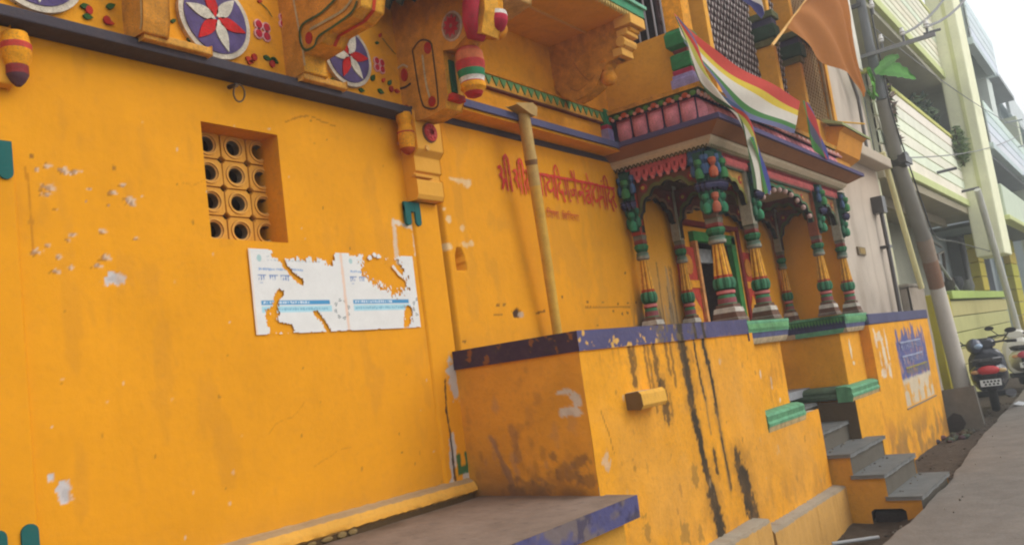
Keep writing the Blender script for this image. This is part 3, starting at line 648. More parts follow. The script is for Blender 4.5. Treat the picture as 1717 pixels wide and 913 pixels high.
# iron ring
ir = MB(); ir.tube([(2.915+.036*math.cos(t), 3.735-.01*math.sin(t), 3.285+.045*math.sin(t)) for t in np.linspace(0, 2*math.pi, 22)], .0055, 6, S(96,70,40), cap=False)
ir.tube([(2.90,3.80,3.335),(2.905,3.735,3.33)], .012, 6, S(60,50,44)); part('iron_ring', ir, M_MET, T, smooth=60)

# ---- plinth
ZC = 1.79
xs = axis([(4.49, 7.36, .011), (7.36, 8.80, .014)]); zs = axis([(-.45, -.05, .05), (-.05, 1.67, .011)])
g = Grid(xs, zs, (.81,.345,.016)); g.tint(.93+.14*fbm(g.X, g.Z, 1.5, 42)); g.D += .014*(fbm(g.X, g.Z, 1.8, 53)-.5)+.004*(fbm(g.X, g.Z, 14, 62)-.5)
def vstreak(x, ztop, zbot, w, col, st, seed, wob=.02):
    zz = np.linspace(ztop, zbot, 14); pts = [(x+wob*math.sin(i*1.3+seed)+.0*i, z) for i, z in enumerate(zz)]
    g.line(pts, w*2, S(160,116,56), .35*st, 16, .9, seed+1, .7); g.line(pts, w, col, st, 40, 1.1, seed, dep=.001)
def pstreak(pts, w, col, st, seed):
    g.line(pts, w*2.3, S(150,108,48), .35*st, 16, .9, seed+1, .7); g.line(pts, w, col, st, 34, .95, seed, dep=.001)
BK = S(62,52,38)
for (x, z, a, b_) in [(5.2,.9,.5,.4), (5.6,.5,.5,.3), (6.6,1.2,.4,.3), (7.0,.6,.3,.5), (8.0,.4,.5,.3), (7.9,.75,.5,.2)]:
    g.blob(x, z, a, b_, (.68,.36,.10), .25, 6, .9, int(x*100), soft=.8)
for (x, zt, zb, w, st, sd) in [(5.13,1.66,1.42,.028,.75,401),(5.18,1.66,1.52,.02,.6,402),(5.33,1.66,1.34,.014,.6,403),(5.38,1.64,1.2,.018,.55,404),(5.47,1.66,1.30,.03,.75,405),(5.52,1.38,1.14,.045,.8,406),(5.66,1.66,1.44,.02,.65,407),(5.73,1.66,1.35,.018,.6,409),(5.60,1.3,1.15,.012,.4,410)]:
    vstreak(x, zt, zb, w, BK, st, sd, .006)
pstreak([(5.899,1.780),(5.921,1.535),(5.935,1.270),(5.951,1.093),(5.985,0.827),(6.029,0.560),(6.079,0.334),(6.060,0.102)], .046, BK, 1, 420)
pstreak([(5.949,1.779),(5.961,1.533),(5.965,1.267)], .045, BK, .9, 426)
pstreak([(6.043,0.514),(6.093,0.288),(6.080,0.098)], .07, BK, 1, 427)
pstreak([(6.152,1.759),(6.143,1.567),(6.153,1.339),(6.190,1.209)], .017, BK, .95, 421)
pstreak([(6.190,1.209),(6.187,0.953)], .012, S(120,100,70), .6, 422)
pstreak([(6.304,1.754),(6.312,1.604),(6.351,1.416),(6.367,1.229),(6.357,1.092)], .030, BK, 1, 423)
pstreak([(6.357,1.092),(6.377,0.860),(6.387,0.495)], .018, S(110,90,64), .8, 424)
pstreak([(6.364,0.885),(6.389,0.721),(6.407,0.514)], .016, BK, .9, 428)
pstreak([(6.189,0.819),(6.192,0.663)], .024, BK, .9, 425)
pstreak([(6.609,0.697),(6.625,0.592),(6.648,0.532)], .065, BK, 1, 430)
pstreak([(6.672,0.528),(6.715,0.342),(6.755,0.147),(6.785,-0.069)], .10, BK, 1, 431)
g.line([(4.641,1.282),(4.696,1.147),(4.730,1.013)], .004, S(120,80,30), .7, 40, .9, 432)
for i in range(90):
    x = rng.uniform(4.6, 8.7); z = rng.uniform(0, 1.55); r_ = rng.uniform(.004, .018)
    g.blob(x, z, r_, r_*rng.uniform(.8, 2.5), random.choice([BK, S(150,100,50), S(110,86,50), S(206,176,140)]), rng.uniform(.15, .5), 45, .9, 500+i)
for (x, z, r_) in [(6.57,1.47,.02),(4.62,.98,.04),(4.95,1.33,.02),(5.0,.5,.05),(5.5,.35,.06),(5.75,.3,.05),(5.8,.7,.05)]:
    g.blob(x, z, r_, r_*1.3, S(110,92,52) if r_ > .04 else S(200,190,176), .5, 30, 1.2, int(x*77))
g.mix(sst(.75, .1, g.Z)*sst(.35, .8, fbm(g.X*1.5, g.Z, 5, 86))*.5, S(150,110,64))
g.mix(sst(1.45, 1.68, g.Z)*sst(.5, .8, fbm(g.X*3, g.Z*.5, 8, 88))*.35, S(120,84,50))
# pier part above the parapet is set back
above = (g.X > 7.36) & (g.Z > .86)
g.keep = ~above
g.build('plinth', M_OLD, T, FRONT(2.8))
# pier between coping end and passage
xs = axis([(7.22, 8.30, .014)]); zs = axis([(.80, 1.62, .014)]); g = Grid(xs, zs, (.81,.345,.016)); g.tint(.93+.14*fbm(g.X, g.Z, 2, 45)); g.D += .01*(fbm(g.X, g.Z, 3, 54)-.5)
for i, (x, z, a, b_) in enumerate([(7.50,1.36,.06,.05), (7.58,1.37,.04,.03), (7.9,1.2,.015,.06), (8.05,1.02,.02,.02), (7.66,1.3,.015,.04)]): g.blob(x, z, a, b_, S(226,214,196), .9, 30, .9, 450+i)
g.mix(sst(.5, .75, fbm(g.X*2, g.Z, 7, 89))*.4, S(160,104,44))
g.build('pier', M_OLD, T, FRONT(2.9))
mb = MB(); mb.add([(8.30,2.9,.8),(8.30,3.8,.8),(8.30,3.8,1.62),(8.30,2.9,1.62)], [(0,1,2,3)], YEL2)
mb.add([(8.80,2.8,-.4),(8.80,3.8,-.4),(8.80,3.8,.84),(8.80,2.8,.84)], [(0,1,2,3)], YEL2)
mb.add([(8.30,2.9,.84),(8.80,2.8,.84),(8.80,3.8,.84),(8.30,3.8,.84)], [(0,1,2,3)], S(150,140,125))
mb.add([(7.36,2.8,.86),(8.80,2.8,.845),(8.80,2.91,.845),(7.36,2.91,.86)], [(0,1,2,3)], S(190,176,150))
part('passage_wall', mb, M_OLD, T)
# plinth side (towards the camera), base yellow darkened to carry its shade
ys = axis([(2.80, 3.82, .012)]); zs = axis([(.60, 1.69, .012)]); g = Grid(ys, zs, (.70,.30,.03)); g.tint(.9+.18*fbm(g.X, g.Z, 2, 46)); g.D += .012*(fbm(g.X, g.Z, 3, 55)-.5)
for i, (y, z, a, b_) in enumerate([(2.93,1.43,.07,.018), (2.88,1.40,.03,.03), (2.92,1.31,.09,.028), (2.86,1.37,.03,.04)]): g.blob(y, z, a, b_, S(206,192,176), .95, 35, .7, 460+i)
for i in range(46):
    y = rng.uniform(2.85, 3.78); z = .82+abs(rng.normal(0, .3)); r_ = rng.uniform(.01, .035)
    g.blob(y, min(z, 1.6), r_, r_*rng.uniform(.8, 2.6), random.choice([S(120,84,64), S(110,80,60), S(96,70,52), S(150,120,104)]), rng.uniform(.12, .4), 26, .9, 600+i, soft=.5)
g.line([(3.56,1.2),(3.5,1.05),(3.45,.93),(3.44,.8)], .02, S(130,104,92), .6, 20, 1, 470); g.line([(3.38,1.25),(3.36,1.05)], .03, S(126,96,76), .5, 20, 1, 471)
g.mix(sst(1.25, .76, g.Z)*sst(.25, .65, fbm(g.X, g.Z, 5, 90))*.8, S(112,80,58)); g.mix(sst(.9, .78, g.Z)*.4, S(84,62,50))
for i, (y, z, a, b_) in enumerate([(2.90,1.0,.06,.05),(2.86,.9,.07,.05),(3.02,.95,.09,.05),(3.3,.86,.14,.06),(3.1,1.05,.03,.03)]): g.blob(y, z, a, b_, S(96,76,62), .55, 34, 1.1, 480+i, soft=.4)
g.build('plinth', M_OLD, T, lambda Xg, Zg, D: (np.full_like(Xg, 4.49)+D, Xg, Zg))
# blue coping
def coping(x0, x1, y, z0, z1, name, seed, face='Y', ybk=None, label=None):
    us = axis([(x0, x1, .008)]); zs = axis([(z0, z1, .008)]); g = Grid(us, zs, S(84,80,112) if face == 'Y' else S(66,50,66)); g.tint(.85+.3*fbm(g.X, g.Z, 6, seed))  # the -X face gets a darker base, shade put into colour
    f = fbm(g.X*1.5, g.Z*1.5, 11, seed+3)
    if face == 'Y':
        m = sst(.69, .73, f+.10*sst(z0+.045, z0, g.Z)); m *= sst(x0+1.7, x0+.9, g.X)*.9+.12
        g.mix(m*.85, (.76,.42,.08))
        # bare mortar end near the drip stains
        for (a, w) in ((5.9, .05), (6.16, .02), (6.32, .03)): g.mix(sst(w*1.3, w*.6, np.abs(g.X-a)+(f-.5)*.05), S(66,56,42))
        g.mix(sst(.55, .62, fbm(g.X*2, g.Z*2, 9, seed+9))*sst(5.3, 5.6, g.X)*sst(6.3, 6.0, g.X)*.8, S(112,96,72))
    else: g.mix(sst(.56, .70, f)*.5, S(74,66,54)); g.mix(sst(.67, .70, f)*.7, S(150,90,40))
    g.D += .006*(fbm(g.X, g.Z, 8, seed+5)-.5)
    return g
g = coping(4.475, 7.25, 0, 1.665, ZC, 'coping', 700)
g.build('coping', M_OLD, T, FRONT(2.785))
g = coping(2.785, 3.80, 0, 1.665, ZC, 'coping', 720, 'X')
g.build('coping', M_OLD, T, lambda Xg, Zg, D: (np.full_like(Xg, 4.475)+D, Xg, Zg))
mb = MB(); mb.add([(4.475,2.785,ZC),(7.25,2.785,ZC),(7.25,3.80,ZC),(4.475,3.80,ZC)], [(0,1,2,3)], S(120,104,84)); mb.add([(4.475,2.785,1.665),(7.25,2.785,1.665),(7.25,2.82,1.665),(4.475,2.82,1.665)], [(0,1,2,3)], YEL2); mb.add([(4.475,2.785,1.665),(4.475,3.80,1.665),(4.50,3.80,1.665),(4.50,2.785,1.665)], [(0,1,2,3)], YEL2)
mb.add([(7.25,2.785,1.60),(7.25,2.95,1.60),(7.25,2.95,ZC),(7.25,2.785,ZC)], [(0,1,2,3)], S(84,80,112))
part('coping_top', mb, M_OLD, T)
# stone stub projecting from the plinth
mb = MB(); mb.prism([(2.81,1.26),(2.70,1.25),(2.68,1.275),(2.685,1.345),(2.705,1.365),(2.81,1.355)], 'X', 4.97, 5.32, (.66,.36,.07), (.72,.38,.06)); mb.c[0] = S(112,86,50)
mb.box(4.985, 5.22, 2.71, 2.81, 1.357, 1.364, S(170,160,146)); part('spout_stone', mb, M_OLD, T, bevel=.010)
# footing at the foot of the plinth
def footing(x0, x1, z1, y0, name='footing'):
    xs = axis([(x0, x1, .03)]); prof = [(y0-.01, -.45), (y0, z1-.02), (y0+.02, z1), (2.86, z1+.02)]
    mb = MB(); r0 = np.random.RandomState(int(x0*10))
    for i, x in enumerate(xs):
        for (y, z) in prof: mb.v.append((x, y+r0.uniform(-.006,.006), z+r0.uniform(-.006,.006)))
    for i in range(len(xs)-1):
        for j in range(3):
            a = i*4+j; mb.f.append((a, a+4, a+5, a+1)); mb.c.append([(.50,.27,.07), S(150,136,116), S(158,146,128)][j])
    mb.f.append((0,1,2,3)); mb.c.append((.5,.28,.08)); k = (len(xs)-1)*4; mb.f.append((k+3,k+2,k+1,k)); mb.c.append((.5,.28,.08))
    return part(name, mb, M_OLD, T, smooth=50)
footing(6.85, 8.86, .085, 2.69); footing(5.6, 6.72, .20, 2.66)
# painted mouldings: profile swept along X
def moulding(x0, x1, prof, name='moulding', label=None, ends=True):
    """prof: (y, z, colour)"""
    xs = [x0, x1]; mb = MB(); P = [(y, z) for y, z, c in prof]
    for x in xs:
        for y, z in P: mb.v.append((x, y, z))
    n = len(P)
    for j in range(n-1): mb.f.append((j, n+j, n+j+1, j+1)); mb.c.append(prof[j][2])
    mb.f.append(tuple(range(n-1, -1, -1))); mb.c.append(prof[n//2][2]); mb.f.append(tuple(range(n, 2*n))); mb.c.append(prof[n//2][2])
    return part(name, mb, M_ORN, T, label=label)
SGRN = S(104,164,124)
def seat_prof(y):     # seat ledge: cream below, blue, green scalloped face, green top
    return [(y+.13,1.565,CRM),(y+.05,1.57,CRM),(y+.03,1.60,CRM),(y+.02,1.62,S(88,92,130)),(y+.012,1.66,S(88,92,130)),(y+.005,1.668,SGRN),(y,1.70,SGRN),(y-.012,1.755,SGRN),(y-.01,1.775,SGRN),(y+.6,1.785,SGRN),(y+.6,1.565,CRM)]
moulding(7.25, 8.345, seat_prof(2.80), 'seat_ledge', 'green seat ledge left of the stair')
moulding(10.30, 11.26, seat_prof(2.80), 'seat_ledge', 'green seat ledge right of the stair')
mb = MB()   # the same moulding running back along the right passage wall, shade put into darker colours
sidep = [(10.33,1.565,CRM),(10.31,1.60,CRM),(10.30,1.62,S(70,72,110)),(10.29,1.66,S(60,62,100)),(10.285,1.70,S(50,110,70)),(10.27,1.755,SGRN),(10.275,1.776,SGRN)]
for y in (2.80, 3.80):
    for x, z, c in sidep: mb.v.append((x, y, z))
for j in range(6): mb.f.append((j, j+1, j+8, j+7)); mb.c.append(sidep[j][2])
part('seat_ledge', mb, M_ORN, T)
# row of little leaf shapes hanging on the seat ledge
mb = MB()
for x0_, x1_ in ((7.27, 8.33), (10.31, 11.25)):
    k = int((x1_-x0_)/.036)
    for i in range(k):
        x = x0_+i*.036; mb.add([(x+.003,2.788,1.745),(x+.031,2.788,1.745),(x+.026,2.782,1.70),(x+.017,2.79,1.676),(x+.008,2.782,1.70)], [(0,4,3,2,1)], S(120,180,120))
k_ = 26
for i in range(k_):
    y = 2.82+i*.037; mb.add([(10.262,y,1.745),(10.262,y+.03,1.745),(10.27,y+.025,1.70),(10.28,y+.015,1.676),(10.27,y+.007,1.70)], [(0,1,2,3,4)], S(90,150,90))  # passage row darker than the front row, shade painted in
tag(part('leaf_border', mb, M_ORN, T), kind='stuff')
def step_cap(x0, x1, y):
    return moulding(x0, x1, [(y+.16,.80,S(196,170,120)),(y-.004,.80,S(196,170,120)),(y-.012,.835,S(186,160,116)),(y-.016,.845,SGRN),(y-.02,.87,SGRN),(y-.008,.89,S(96,150,110)),(y-.014,.935,SGRN),(y+.0,.955,SGRN),(y+.05,.972,SGRN),(y+.16,.975,S(150,150,130))], 'parapet_cap')
step_cap(7.36, 8.36, 2.80); step_cap(10.02, 11.22, 2.80)
mb = MB()
for i in range(2): pass
mb.prism([(10.06,.83),(10.30,.83),(10.30,.975),(10.12,.97),(10.06,.95),(10.04,.925),(10.052,.90),(10.035,.875),(10.045,.845)], 'Y', 2.97, 3.80, S(84,104,84)); part('parapet_cap', mb, M_ORN, T, label='green moulding running back inside the stair passage')
# right pier and right wall
mb = MB(); mb.box(10.35, 11.2, 2.90, 3.8, .80, 1.57, (.80,.35,.02)); part('pier', mb, M_OLD, T, bevel=.01, label='pier under the right seat ledge')
for (x, z, a, b_) in [(10.66,1.36,.05,.12), (10.70,1.20,.05,.03)]:
    mb = MB(); k = 14; mb.prism([(x+a*(.6+.5*random.random())*math.cos(t), z+b_*(.6+.5*random.random())*math.sin(t)) for t in np.linspace(0, 6.283, k)[:-1]], 'Y', 2.896, 2.902, S(226,206,170)); part('bare_patch', mb, M_OLD, T)
xs = axis([(10.05, 11.2, .02), (11.2, 14.75, .02)]); zs = axis([(-.45, -.1, .1), (-.1, 1.62, .016)]); g = Grid(xs, zs, (.82,.365,.018)); g.tint(.92+.14*fbm(g.X, g.Z, 1.7, 47)); g.D += .012*(fbm(g.X, g.Z, 2, 56)-.5)
g.keep = ~((g.X < 11.19) & (g.Z > .81))
for i, (x, z, a, b_) in enumerate([(11.42,1.45,.05,.14), (11.62,1.45,.10,.06), (11.72,1.2,.07,.2), (11.55,1.0,.13,.05), (11.92,1.30,.04,.22), (11.85,1.0,.06,.08), (11.5,1.2,.03,.1)]): g.blob(x, z, a, b_, S(228,212,186), .9, 14, .9, 650+i)
g.mix(sst(.5, .05, g.Z)*sst(.35, .6, fbm(g.X*1.2, g.Z, 4, 91))*.7, S(128,98,62)); g.mix(sst(.55, .75, fbm(g.X, g.Z, 4, 92))*.35, S(190,120,50))
# blue and cream painted notice
nz = fbm(g.X*2, g.Z*.7, 7, 93)
inr = sst(12.38, 12.42, g.X)*sst(14.28, 14.22, g.X)
g.mix(inr*sst(.80, .84, g.Z+.04*(nz-.5))*sst(1.50, 1.40, g.Z+.5*(nz-.5))*(.97-.35*sst(.55,.7,fbm(g.X*2, g.Z, 9, 77))), S(84,94,146))
g.mix(inr*sst(.47, .50, g.Z)*sst(.86, .82, g.Z+.04*(nz-.5))*.9, S(206,194,170))
g.mix(inr*sst(.45, .49, g.Z)*sst(.82, .74, g.Z)*sst(.55, .62, fbm(g.X*1.3, g.Z, 6, 94)), (.74,.36,.05))
g.build('plinth', M_OLD, T, FRONT(2.78))
mb = MB(); mb.add([(11.2,2.78,.8),(11.2,2.95,.8),(11.2,2.95,1.62),(11.2,2.78,1.62)], [(0,1,2,3)], YEL2); part('wall_end', mb, M_OLD, T)
mb = MB(); mb.box(14.6, 14.75, 2.79, 2.95, -.4, 1.62, YEL2); part('wall_end', mb, M_OLD, T)
mb = MB(); mb.add([(10.05,2.78,-.4),(10.05,3.8,-.4),(10.05,3.8,.81),(10.05,2.78,.81)], [(0,1,2,3)], S(92,76,56))  # dark brown here paints the shade low inside the passage
part('passage_wall', mb, M_OLD, T)
mb = MB(); mb.box(11.2, 14.75, 2.765, 3.2, 1.62, 1.755, S(84,84,112)); part('coping', mb, M_OLD, T, bevel=.012, label='worn blue coping of the right wall')
# notice strokes
def strokes(par, x0, x1, z, h, col, n, w, y):
    mb = MB(); x = x0; mb.ribbon([(x0+(x1-x0)*t/8, z+random.uniform(-.003, .003)) for t in range(9)], w, y, col)
    for i in range(n):
        xx = x0+(x1-x0)*(i+.3)/n; dx = (x1-x0)/n
        st_ = random.choice([[(0,0),(0,1)], [(0,.2),(.5,.3),(.3,.8),(0,.6)], [(0,.5),(.5,.5),(.55,0),(.55,1)], [(.2,0),(.2,.3),(.5,.6),(.1,.9)]])
        mb.ribbon([(xx+p[0]*dx*.8, z-p[1]*h) for p in smooth(st_)], w*.8, y-.001, col)
    return part('notice_line', mb, M_LETTER, par)
for z, c in ((1.33, S(150,160,190)), (1.14, S(150,160,190))): strokes(T, 12.6, 13.9, z, .11, c, 14, .022, 2.768)
strokes(T, 12.7, 14.1, .98, .10, S(150,140,70), 15, .022, 2.768)
g_ = MB(); g_.box(12.36, 14.3, 2.768, 2.778, .452, .468, S(130,126,116)); part('notice_frame', g_, M_OLD, T)
# ---- porch floor and roof slab, hidden core so that nothing is hollow
mb = MB(); mb.box(8.3, 10.35, 3.35, 4.4, .9, .985, STN); mb.box(8.3, 10.35, 3.5, 4.4, -.4, .9, S(90,80,70)); part('porch_floor', mb, M_STONE, T)
mb = MB(); mb.box(7.22, 11.35, 2.86, 4.0, 3.36, 3.50, (.42,.2,.05)); mb.box(4.6, 7.22, 3.81, 4.0, 1.0, 1.2, YEL2); part('porch_ceiling', mb, M_OLD, T)
mb = MB(); mb.box(11.40, 11.43, 3.03, 3.795, 1.76, 3.36, (.81,.345,.016)); part('end_wall', mb, M_PL, T)
# ---- stair
stair = thing('entrance_steps', 'short flight of grey stone steps with yellow sides rising into the porch', 'steps', (9.5, 2.4, -.2))
prof = [(3.62,-.42),(3.62,.80),(3.22,.80),(3.22,.57),(2.91,.57),(2.91,.36),(2.61,.36),(2.61,.15),(2.32,.15),(2.32,-.062),(2.03,-.062),(2.03,-.42),(2.16,-.42),(2.16,-.17),(2.20,-.14),(2.46,-.14),(2.50,-.17),(2.50,-.42)]
mb = MB(); mb.prism(prof, 'X', 8.86, 10.18, (.58,.27,.03), S(98,92,82))
part('stair_body', mb, M_OLD, stair, bevel=.01)
for (y0, y1, z) in [(2.005,2.33,-.035),(2.295,2.62,.178),(2.585,2.92,.388),(2.89,3.23,.598),(3.2,3.6,.828)]:
    mb = MB(); xa, xb = (8.835 if y0 < 2.85 else 8.86), (10.21 if y0 < 2.6 else 10.04); n_ = 16; jj = [random.uniform(-.012, .010) for _ in range(n_+1)]; poly = [(xa+(xb-xa)*i/n_, y0+jj[i]) for i in range(n_+1)]+[(xb, y1), (xa, y1)]
    mb.prism(poly, 'Z', z-.035, z, S(112,112,110)); part('tread', mb, M_STONE, stair, bevel=.006)
    dm_ = MB()
    for _ in range(12): rr_ = random.uniform(.004, .014); dm_.ball((random.uniform(xa+.03, xb-.05), y1-.03-abs(random.gauss(0, .05)), z+rr_*.3), rr_, random.choice([S(110,96,80), S(84,72,60), S(150,140,124)]), 5, 3, (1.3, 1, .6))
    tag(part('grit', dm_, M_DIRT, stair), kind='stuff')
mb = MB(); mb.box(8.9, 9.9, 2.17, 2.47, -.41, -.18, DRK); part('drain_shade', mb, M_STONE, stair)  # dark block fills the notch, shade of the drain put into colour

# ---- columns
YC = (.78,.38,.04); RC = S(176,62,36)
def column(name, x, y, s=1.0, post=None, post_col=None, label=None, zb=1.785, base='w'):
    c = part(name, MB().sq([(.005,0,BRN),(.005,.001,BRN)], (0,0,0)), M_ORN, T, loc=(x-6, y-3.8, zb), label=label)
    c.data = mesh('column_base', MB().sq([(.125*s,0,S(120,104,92)),(.118*s,.03,S(150,140,128)),(.112*s,.035,S(104,74,60)),(.102*s,.085,S(196,188,176)),(.095*s,.125,S(196,188,176)),(.082*s,.13,S(110,80,66)),(.078*s,.16,BRN)]), M_ORN)
    def p(nm, prof, **k):
        mb = MB(); mb.lathe([(r*s, z, cc) for r, z, cc in prof], k.pop('n', 16), (0,0,0), **k); o = obj(nm, mesh(nm, mb, M_ORN, 40), c, (0,0,0)); return o
    p('drum', [(.078,.155,S(90,140,104)),(.082,.17,S(150,80,88)),(.08,.215,S(70,130,90)),(.07,.245,MAR),(.082,.255,S(206,120,116)),(.082,.28,S(206,120,116)),(.06,.285,MAR)], n=12)
    p('bulb', [(.06,.285,DGRN),(.088,.30,S(64,126,92)),(.10,.335,S(64,126,92)),(.096,.375,S(72,134,98)),(.082,.395,S(72,134,98))], n=24, lobes=8, amp=.07, lobecol=DGRN)
    p('shaft', [(.080,.385,RC),(.076,.42,YC),(.067,.5,YC),(.057,.6,YC),(.049,.69,YC),(.048,.705,YC)], n=40, lobes=8, amp=.10, lobecol=S(130,44,26))
    p('ring', [(.06,.70,GRY),(.078,.71,S(150,146,130)),(.08,.735,S(104,128,112)),(.07,.75,S(104,128,112)),(.076,.765,S(104,112,96)),(.06,.775,OLV)], n=12)
    p('bowl', [(.055,.77,DGRN),(.075,.80,S(56,120,78)),(.085,.83,S(56,120,78)),(.07,.85,MAR)], n=16, lobes=8, amp=.08, lobecol=S(140,60,50))
    mb = MB(); mb.sq([(.052*s,.845,MAR),(.06*s,.86,S(130,56,50)),(.056*s,.89,S(120,110,96)),(.062*s,.92,S(96,104,84)),(.058*s,.94,DGRN)]); obj('capital_block', mesh('capital_block', mb, M_ORN), c, (0,0,0))
    mb = MB(); mb.sq([(.062*s,.935,post_col or BRN),(.06*s,1.5,post_col or BRN)], (-.012,0,0)); obj('post', mesh('post', mb, M_ORN), c, (0,0,0))
    return c
def vase_bracket(col_, dirx, diry, tall=True, terr=False, s=1.0):
    mb = MB(); a = math.atan2(diry, dirx); ca, sa = math.cos(a), math.sin(a)
    def vz(off, z, r_, c1, c2, lat=0):
        q = (ca*off-sa*lat, sa*off+ca*lat, z)
        mb.lathe([(.25*r_,0,c2),(.8*r_,.012,c1),(r_,.045,c1),(.85*r_,.085,c1),(.45*r_,.105,c2),(.5*r_,.12,c2),(.8*r_,.14,c1),(.85*r_,.175,c1),(.6*r_,.185,c2)], 10, q)
    up_ = (TER, S(150,74,52)) if terr else (S(74,140,84), S(44,96,64)); lo = (S(186,104,78), S(150,74,52)) if terr else (S(62,140,100), S(40,104,74)); mid = (S(66,66,100), S(44,42,66))
    # backing panel
    pp = [(.03,.94),(.075,.98),(.10,1.16),(.13,1.22),(.145,1.52),(.04,1.56)]
    vs = []
    for w in (-.045, .045):
        for u, z in pp: vs.append((ca*u-sa*w, sa*u+ca*w, z))
    n = len(pp); mb.add(vs, [tuple(range(n)), tuple(range(2*n-1, n-1, -1))]+[(i, (i+1) % n, n+(i+1) % n, n+i) for i in range(n)], S(44,84,72))
    vz(.10*s, .965, .040, *lo); vz(.075, 1.0, .026, S(58,116,88), DGRN, .05); vz(.075, 1.0, .026, S(58,116,88), DGRN, -.05)
    for lat in (-.045, 0, .045): mb.lathe([(.008,-.045,mid[1]),(.026,-.02,mid[0]),(.036,.012,S(96,92,120)),(.028,.02,mid[1]),(.034,.04,mid[0])], 8, (ca*.125-sa*lat, sa*.125+ca*lat, 1.215), lobes=4, amp=.12)
    vz(.15*s, 1.27, .042, *up_); vz(.12, 1.31, .030, S(74,100,136), S(50,70,104), .065); vz(.12, 1.31, .030, S(74,100,136), S(50,70,104), -.065)
    o = obj('vase_bracket', mesh('vase_bracket', mb, M_ORN, 40), col_, ((.035 if diry < 0 and dirx == 0 else 0),0,0)); return o
XC = [7.30, 8.20, 10.28, 11.25]
c3 = column('column', XC[0], 2.95, 1.02, label='stout corner column with terracotta vases at its head')
vase_bracket(c3, -1, 0); vase_bracket(c3, 0, -1); vase_bracket(c3, -.75, -.75, terr=True, s=1.15)
PST = S(168,160,140)
c4 = column('column', XC[1], 2.95, .92, post_col=PST, label='column left of the stair with a pale post above its capital'); vase_bracket(c4, 0, -1)
c5 = column('column', XC[2], 2.95, .86, post_col=S(150,80,50), label='column right of the stair'); vase_bracket(c5, 0, -1)
c6 = column('column', XC[3], 2.95, .84, post_col=PST, label='outermost column next to the beige wall'); vase_bracket(c6, 0, -1); vase_bracket(c6, 1, 0)
b1_ = column('column', XC[0], 3.70, .78, post_col=S(170,60,40), label='slim column against the wall beside the lettering'); vase_bracket(b1_, -1, 0)
b2_ = column('column', XC[1], 3.72, .70, post_col=PST, label='slim column against the stained back wall')
b3_ = column('column', XC[2], 3.72, .70, post_col=PST); b4_ = column('column', XC[3], 3.72, .70, post_col=PST, label='slim column at the far end of the back wall')
# ---- cusped arches
def arch(p0, p1, name='arch', fcol=S(120,76,48), rim=OLV, zs_=2.74, zc=3.14, zt=3.24, th=.05, gap=.055, cusps=7, soff=S(40,34,32)):
    A = Vector(p0); B = Vector(p1); L = (B-A).length; dr = (B-A)/L; nn = Vector((dr.y, -dr.x))
    n = cusps*6; low = []
    for i in range(n+1):
        t = i/n; ang = math.pi*(1-t); u = .5+.5*math.cos(ang); h = math.sin(ang)**.85
        k = abs(math.sin(math.pi*t*cusps)); s_ = gap+(L-2*gap)*u; z = zs_+(zc-zs_)*h
        # push outwards (away from centre) at the middle of each lobe
        s_ += (s_-L/2)*.10*k*(L/1.0 if L < 1 else 1)*.6; z += .030*k
        s_ = min(max(s_, .03), L-.03); low.append((s_, z))
    mb = MB()
    def P(s_, z, o): q = A+dr*s_+nn*o; return (q.x, q.y, z)
    for o_, cc in ((th/2, fcol), (-th/2, fcol)):
        vs = []
        for s_, z in low: vs += [P(s_, z, o_), P(s_, zt, o_)]
        mb.add(vs, [(2*i, 2*i+2, 2*i+3, 2*i+1) for i in range(n)], cc)
    vs = []
    for s_, z in low: vs += [P(s_, z, th/2), P(s_, z, -th/2)]
    mb.add(vs, [(2*i, 2*i+1, 2*i+3, 2*i+2) for i in range(n)], soff)
    for sgn in (0, 1):
        s0_ = .0 if sgn == 0 else L; e = low[0] if sgn == 0 else low[-1]
        for o_ in (th/2, -th/2): mb.add([P(s0_, zs_-.1, o_), P(e[0], e[1], o_), P(e[0], zt, o_), P(s0_, zt, o_)], [(0,1,2,3)], fcol)
    a = part(name, mb, M_ORN, T)
    for o_ in (th/2+.006, -th/2-.006):
        mb = MB(); vs = []
        for i, (s_, z) in enumerate(low):
            cx = L/2; dx = (s_-cx); m_ = math.hypot(dx, (z-zs_)+.12)+1e-6; w = .035
            vs += [P(s_, z, o_), P(s_+dx/m_*w, z+w*((z-zs_)+.12)/m_, o_)]
        mb.add(vs, [(2*i, 2*i+2, 2*i+3, 2*i+1) for i in range(n)], rim); obj('arch_rim', mesh('arch_rim', mb, M_ORN), a).matrix_parent_inverse = world_of(a).inverted()
    # petals on the spandrels
    for sx in (.17, .83):
        if L > .5:
            mb = MB(); cs, cz = L*sx, zt-.09; k_ = 12; ring = []
            for rad, o_ in ((.0005, -th/2-.009), (.018, -th/2-.009), (.04, -th/2-.004), (.04, th/2+.004), (.018, th/2+.009), (.0005, th/2+.009)): ring += [P(cs+rad*math.cos(2*math.pi*i/k_), cz+rad*math.sin(2*math.pi*i/k_), o_) for i in range(k_)]
            mb.add(ring, [(j*k_+i, j*k_+(i+1) % k_, (j+1)*k_+(i+1) % k_, (j+1)*k_+i) for j in range(5) for i in range(k_)], [c for c in (S(206,170,60), S(156,44,40), S(156,44,40), S(156,44,40), S(206,170,60)) for _ in range(k_)])
            obj('spandrel_flower', mesh('spandrel_flower', mb, M_ORN), a).matrix_parent_inverse = world_of(a).inverted()
    return a
arch((XC[0], 3.70), (XC[0], 2.95), fcol=S(120,66,40), rim=OLV)
arch((XC[0], 2.95), (XC[1], 2.95), fcol=S(176,130,60), rim=S(130,130,60), zc=3.12)
arch((XC[1], 2.95), (XC[2], 2.95), fcol=S(150,108,66), rim=S(70,120,84), zc=3.17, cusps=11)
